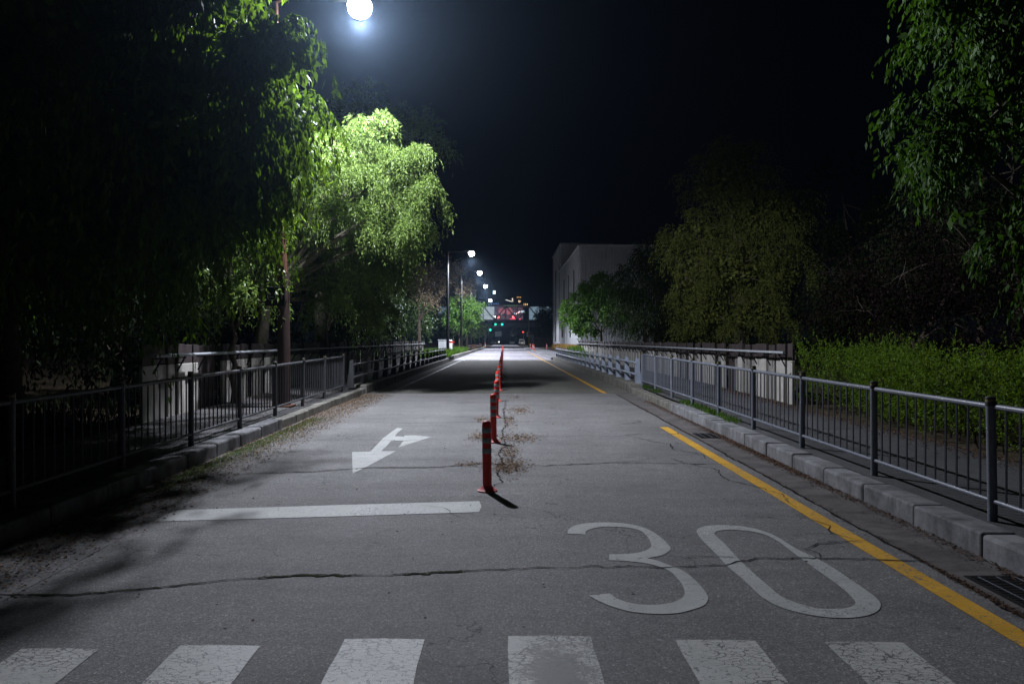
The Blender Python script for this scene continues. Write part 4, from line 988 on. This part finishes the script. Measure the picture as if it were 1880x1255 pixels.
tree('background_tree', 'black unlit tree behind the reddish-leaved tree', 'tree', (16.2, 25, .3), 3.0, .22,
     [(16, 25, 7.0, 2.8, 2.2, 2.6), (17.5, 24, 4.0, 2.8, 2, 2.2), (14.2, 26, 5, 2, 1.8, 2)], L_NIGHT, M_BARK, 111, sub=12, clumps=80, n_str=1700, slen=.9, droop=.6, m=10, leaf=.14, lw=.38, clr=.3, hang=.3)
tree('broadleaf_tree', 'foreground tree at the top right with hanging blue-green leaves', 'tree', (8.9, 11.8, .25), 2.6, .18,
     [(7.0, 10.6, 8.0, 1.7, 1.5, 1.6), (6.7, 10.4, 6.2, 1.3, 1.4, 1.0), (6.3, 10.4, 4.55, .95, 1.1, .75), (7.6, 10.4, 4.6, 1.4, 1.4, 1.1), (8.6, 11, 6.5, 1.9, 1.7, 1.7), (7.9, 10.2, 3.2, .9, 1.0, .65), (9.2, 10.4, 3.4, 1.2, 1.1, .9), (5.85, 10.5, 7.4, .8, .9, .9), (5.75, 10.6, 5.9, .6, .8, .5), (5.6, 10.5, 4.4, .55, .7, .5), (6.2, 10.5, 3.3, .5, .6, .35), (6.75, 10.5, 2.85, .45, .6, .35), (7.1, 10.4, 2.35, .35, .5, .3), (5.5, 10.4, 6.3, .4, .5, .3), (9.5, 11.5, 8.5, 2.0, 1.8, 1.6)],
     L_RGT, M_BARK, 113, sub=40, inner=7000, inner_leaf=.16, clumps=210, n_str=8200, slen=.42, droop=.8, m=12, leaf=.105, lw=.38, clr=.26, hang=.7)
tree('background_tree', 'dark ivy-covered tree to the right of the footbridge', 'tree', (8.8, 190, .2), 2.0, .25,
     [(9.0, 190, 7.2, 2.2, 2.0, 3.0), (8.8, 190, 3.4, 2.4, 2.0, 2.2), (11.8, 191, 8.0, 2.6, 2, 3.0), (12.5, 190, 4, 2.6, 2, 2.6)], L_DARK, M_BARK, 115, sub=10, inner=3500, inner_leaf=.5, clumps=90, n_str=1700, slen=.8, droop=.5, m=9, leaf=.24, lw=.5, clr=.3, hang=.3)

for i, (x, y, h, lb) in enumerate([(15.5, 57, 9, 'unlit tree right behind the large willow, hiding the end of the hall'), (11.3, 52, 4.5, 'low dark bushy tree under the left side of the large willow'), (14.5, 33, 5.0, 'low black bushy tree between the large willow and the reddish-leaved tree'), (15.0, 80, 12.5, 'dark tree standing against the right end of the pale hall'), (18, 30, 9, 'tall black tree at the right behind the hedge'), (20, 66, 11, 'tall unlit tree far right behind the hall end')]):
    tree('background_tree', lb, 'tree', (x, y, .2), h*.25, .18, [(x, y, h*.7, h*.26, h*.22, h*.27), (x-h*.2, y-.5, h*.4, h*.24, h*.2, h*.28), (x+h*.2, y-.5, h*.4, h*.24, h*.2, h*.28)], L_NIGHT if y < 58 else L_DARK, M_BARK, 120+i, 'dark trees on the right side',
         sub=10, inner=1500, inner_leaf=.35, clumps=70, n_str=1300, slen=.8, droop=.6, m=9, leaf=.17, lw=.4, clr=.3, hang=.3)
# hedge on the right: stems and a leafy body
def hedge():
    r = empty('hedge', (0, 0, 0), 'long untrimmed green hedge behind the right-hand railing', 'hedge')
    g = np.random.default_rng(5); n = 5400
    y = g.uniform(6.6, 16.6, n); x = g.uniform(6.05, 8.0, n)
    z0 = .16+.0075*y; ht = 1.30+.10*np.sin(y*1.3)+.08*np.sin(y*3.1+1)+.12*np.clip((y-13)/3, 0, 1)
    hol = np.sin(x*5.1+np.sin(y*2.3)*2)*np.sin(y*3.7+x*2.2)+.6*np.sin(y*7.3+x*4)
    keep = hol > -.75
    x, y, z0, ht = x[keep], y[keep], z0[keep], ht[keep]*(1+.10*np.clip(hol[keep], -1, 1)); n = len(x)
    edge = (x < 6.55) | (g.random(n) < .35)
    base = np.stack([x, y, z0+g.uniform(.05, .75, n)*ht*np.where(edge, 1, 1.0)], 1)
    D = nrm(np.stack([g.normal(size=n)*.6-.3*(x < 6.5), g.normal(size=n)*.6, np.full(n, 1.)], 1))
    L = np.where(g.random(n) < .10, .85, .40)*g.uniform(.5, 1.2, n); L = np.minimum(L, np.maximum(.12, (z0+ht*g.uniform(.85, 1.12, n)+.16-base[:, 2])))
    m = 30; t = g.uniform(0, 1, (n, m, 1)); P = (base[:, None]+D[:, None]*t*L[:, None, None]).reshape(-1, 3); nn = len(P)
    A = nrm(np.repeat(D, m, 0)*.5+g.normal(size=(nn, 3))*.7); Sd = nrm(np.cross(A, g.normal(size=(nn, 3)))); ln = .034*g.uniform(.5, 1.6, nn)
    leafmesh('foliage', quads(P, A, Sd, ln, ln*.5), L_HEDGE, r)
    st = MB()
    for i in range(90):
        yy = 6.7+9.8*i/90; xx = random.uniform(6.3, 7.4); z = .16+.0075*yy
        for k in range(2): st.tube([(xx, yy, z-.05), (xx+random.gauss(0, .08), yy+random.gauss(0, .08), z+.5), (xx+random.gauss(0, .2), yy+random.gauss(0, .2), z+1.05)], [.010, .007, .003], 4, False)
    st.build('stems', M_BARK, r)
hedge()

# ground litter, weeds, grass (nobody could count these)
# dead branches and small twigs lying by the kerbs
def litter(name, label, n, fx, fy, mat, size, dz=.006, up=.35, rs=0):
    g = np.random.default_rng(rs); x = fx(g, n); y = fy(g, n)
    z = np.array([zr(q) for q in y])+dz+g.uniform(0, .012, n)
    P = np.stack([x, y, z], 1); th = g.uniform(0, 6.28, n)
    A = nrm(np.stack([np.cos(th), np.sin(th), g.normal(size=n)*up*.5], 1)); Sd = nrm(np.cross(np.stack([g.normal(size=n)*up, g.normal(size=n)*up, np.ones(n)], 1), A)); ln = size*g.uniform(.4, 1.5, n)
    o = leafmesh(name, quads(P, A, Sd, ln, ln*.55, .08), mat); tag(o, label, 'leaf litter', None, 'stuff'); return o
litter('leaf_litter', 'dry brown leaves gathered at the foot of the right kerb', 9000, lambda g, n: 3.60-np.abs(g.normal(size=n))*.07-.01, lambda g, n: g.choice([g.uniform(3, 22, n), g.normal(11.5, 1.6, n), g.normal(6.6, .5, n)], axis=0) if False else np.where(g.random(n) < .5, g.uniform(4, 20, n), g.normal(11.3, 1.5, n)), L_DRYD, .024, rs=1)
def lx(g, n): return -4.0+np.abs(g.beta(1.1, 1.9, n))*.95
litter('leaf_litter', 'wide strip of dead leaves and dirt along the left kerb', 18000, lx, lambda g, n: g.uniform(5, 22.4, n), L_DRY, .028, rs=2)
litter('leaf_litter', 'thin brown leaf bits along the gutter seam', 2600, lambda g, n: 3.09+g.normal(size=n)*.018, lambda g, n: np.where(g.random(n) < .6, g.uniform(4, 20, n), g.normal(5.2, .4, n)), L_DRYD, .016, rs=3)
cs = [(.03, 10.1, .26, .55, 900), (.05, 11.3, .15, .9, 500), (.2, 12.9, .35, .6, 600), (-.42, 13.1, .22, .6, 350), (.3, 17.6, .28, .9, 500), (-.45, 15.7, .2, .5, 200), (-.5, 10.3, .2, .2, 120), (.25, 21.2, .3, .8, 200), (.08, 15.5, .14, 1.4, 250)]
g = np.random.default_rng(9); xx = []; yy = []
for a, b, sa, sb, n in cs: xx.append(a+g.normal(size=n)*sa*.5); yy.append(b+g.normal(size=n)*sb*.5)
xx = np.concatenate(xx); yy = np.concatenate(yy)
litter('leaf_litter', 'dry leaf heaps around the feet of the red posts', len(xx), lambda g, n: xx, lambda g, n: yy, L_DRY, .034, rs=4)
litter('leaf_litter', 'dead leaves on the soil edge beneath the hedge', 9000, lambda g, n: 6.1-np.abs(g.normal(size=n))*.22, lambda g, n: g.uniform(5, 22, n), L_DRYD, .03, .18, rs=6)
litter('leaf_litter', 'dead leaves scattered over the left pavement', 5000, lambda g, n: g.uniform(-6.15, -4.3, n), lambda g, n: g.uniform(8, 22, n), L_DRYD, .03, .18, rs=7)
litter('twig_litter', 'small scattered twigs and specks on the asphalt', 420, lambda g, n: g.uniform(-3.2, 3.0, n), lambda g, n: g.uniform(4.5, 16, n), L_DRYD, .022, rs=8)

def grass(name, label, n, fx, fy, h, mat, rs, dz=.15):
    g = np.random.default_rng(rs); x = fx(g, n); y = fy(g, n); z = np.array([zr(q) for q in y])+dz
    P = np.stack([x, y, z], 1); A = nrm(np.stack([g.normal(size=n)*.35, g.normal(size=n)*.35, np.ones(n)], 1)); Sd = nrm(np.cross(A, g.normal(size=(n, 3)))); ln = h*g.uniform(.4, 1.3, n)
    o = leafmesh(name, quads(P, A, Sd, ln, ln*.09+.004, .03), mat); return tag(o, label, 'grass', None, 'stuff')
grass('weeds', 'low green weeds between the right kerb and the railing', 1500, lambda g, n: 3.93+g.normal(size=n)*.06, lambda g, n: g.choice([14.9, 15.4, 16.2, 17.0, 17.3, 13.9, 20.8, 22.3], n)+g.normal(size=n)*.22, .10, L_GRASS, 31, .17)
grass('grass', 'long green grass around the foot of the black lamp pole', 16000, lambda g, n: -4.45-np.abs(g.normal(size=n))*.9, lambda g, n: g.uniform(57, 92, n), .55, L_GRASS, 32, .2)
grass('dry_grass', 'yellow dry grass along the foot of the pale hall', 9000, lambda g, n: 8.6-np.abs(g.normal(size=n))*.45, lambda g, n: g.uniform(76, 132, n), .75, L_STRAW, 33, .15)
grass('grass', 'green grass strip and moss along the left leaf litter', 5000, lambda g, n: -3.9+np.abs(g.normal(size=n))*.18, lambda g, n: g.uniform(8.5, 16, n), .035, L_GRASS, 34, .0)
grass('grass', 'grass tuft at the far end of the right board fence', 2500, lambda g, n: 6.6-np.abs(g.normal(size=n))*.5, lambda g, n: g.normal(66, 2, n), .8, L_GRASS, 35, .15)
grass('grass', 'unlit undergrowth beyond the left fence', 6000, lambda g, n: g.uniform(-10, -6.4, n), lambda g, n: g.uniform(8, 34, n), .30, L_NIGHT, 36, .15)  # blades coloured dark in place of shade under the trees

# ================================================================== HAZE
kz = N('night_haze'); pv = kz.n('ShaderNodeVolumePrincipled')
pv.inputs['Color'].default_value = (.5, .72, 1.0, 1); pv.inputs['Density'].default_value = .00026; pv.inputs['Anisotropy'].default_value = .85
kz.l(pv.outputs[0], kz.out.inputs['Volume'])
hz = MB().box((0, 315, 12.5), (720, 770, 28)).build('haze', kz.m); tag(hz, 'thin blue night haze', 'haze', None, 'stuff')
S.cycles.volume_step_rate = 4.0
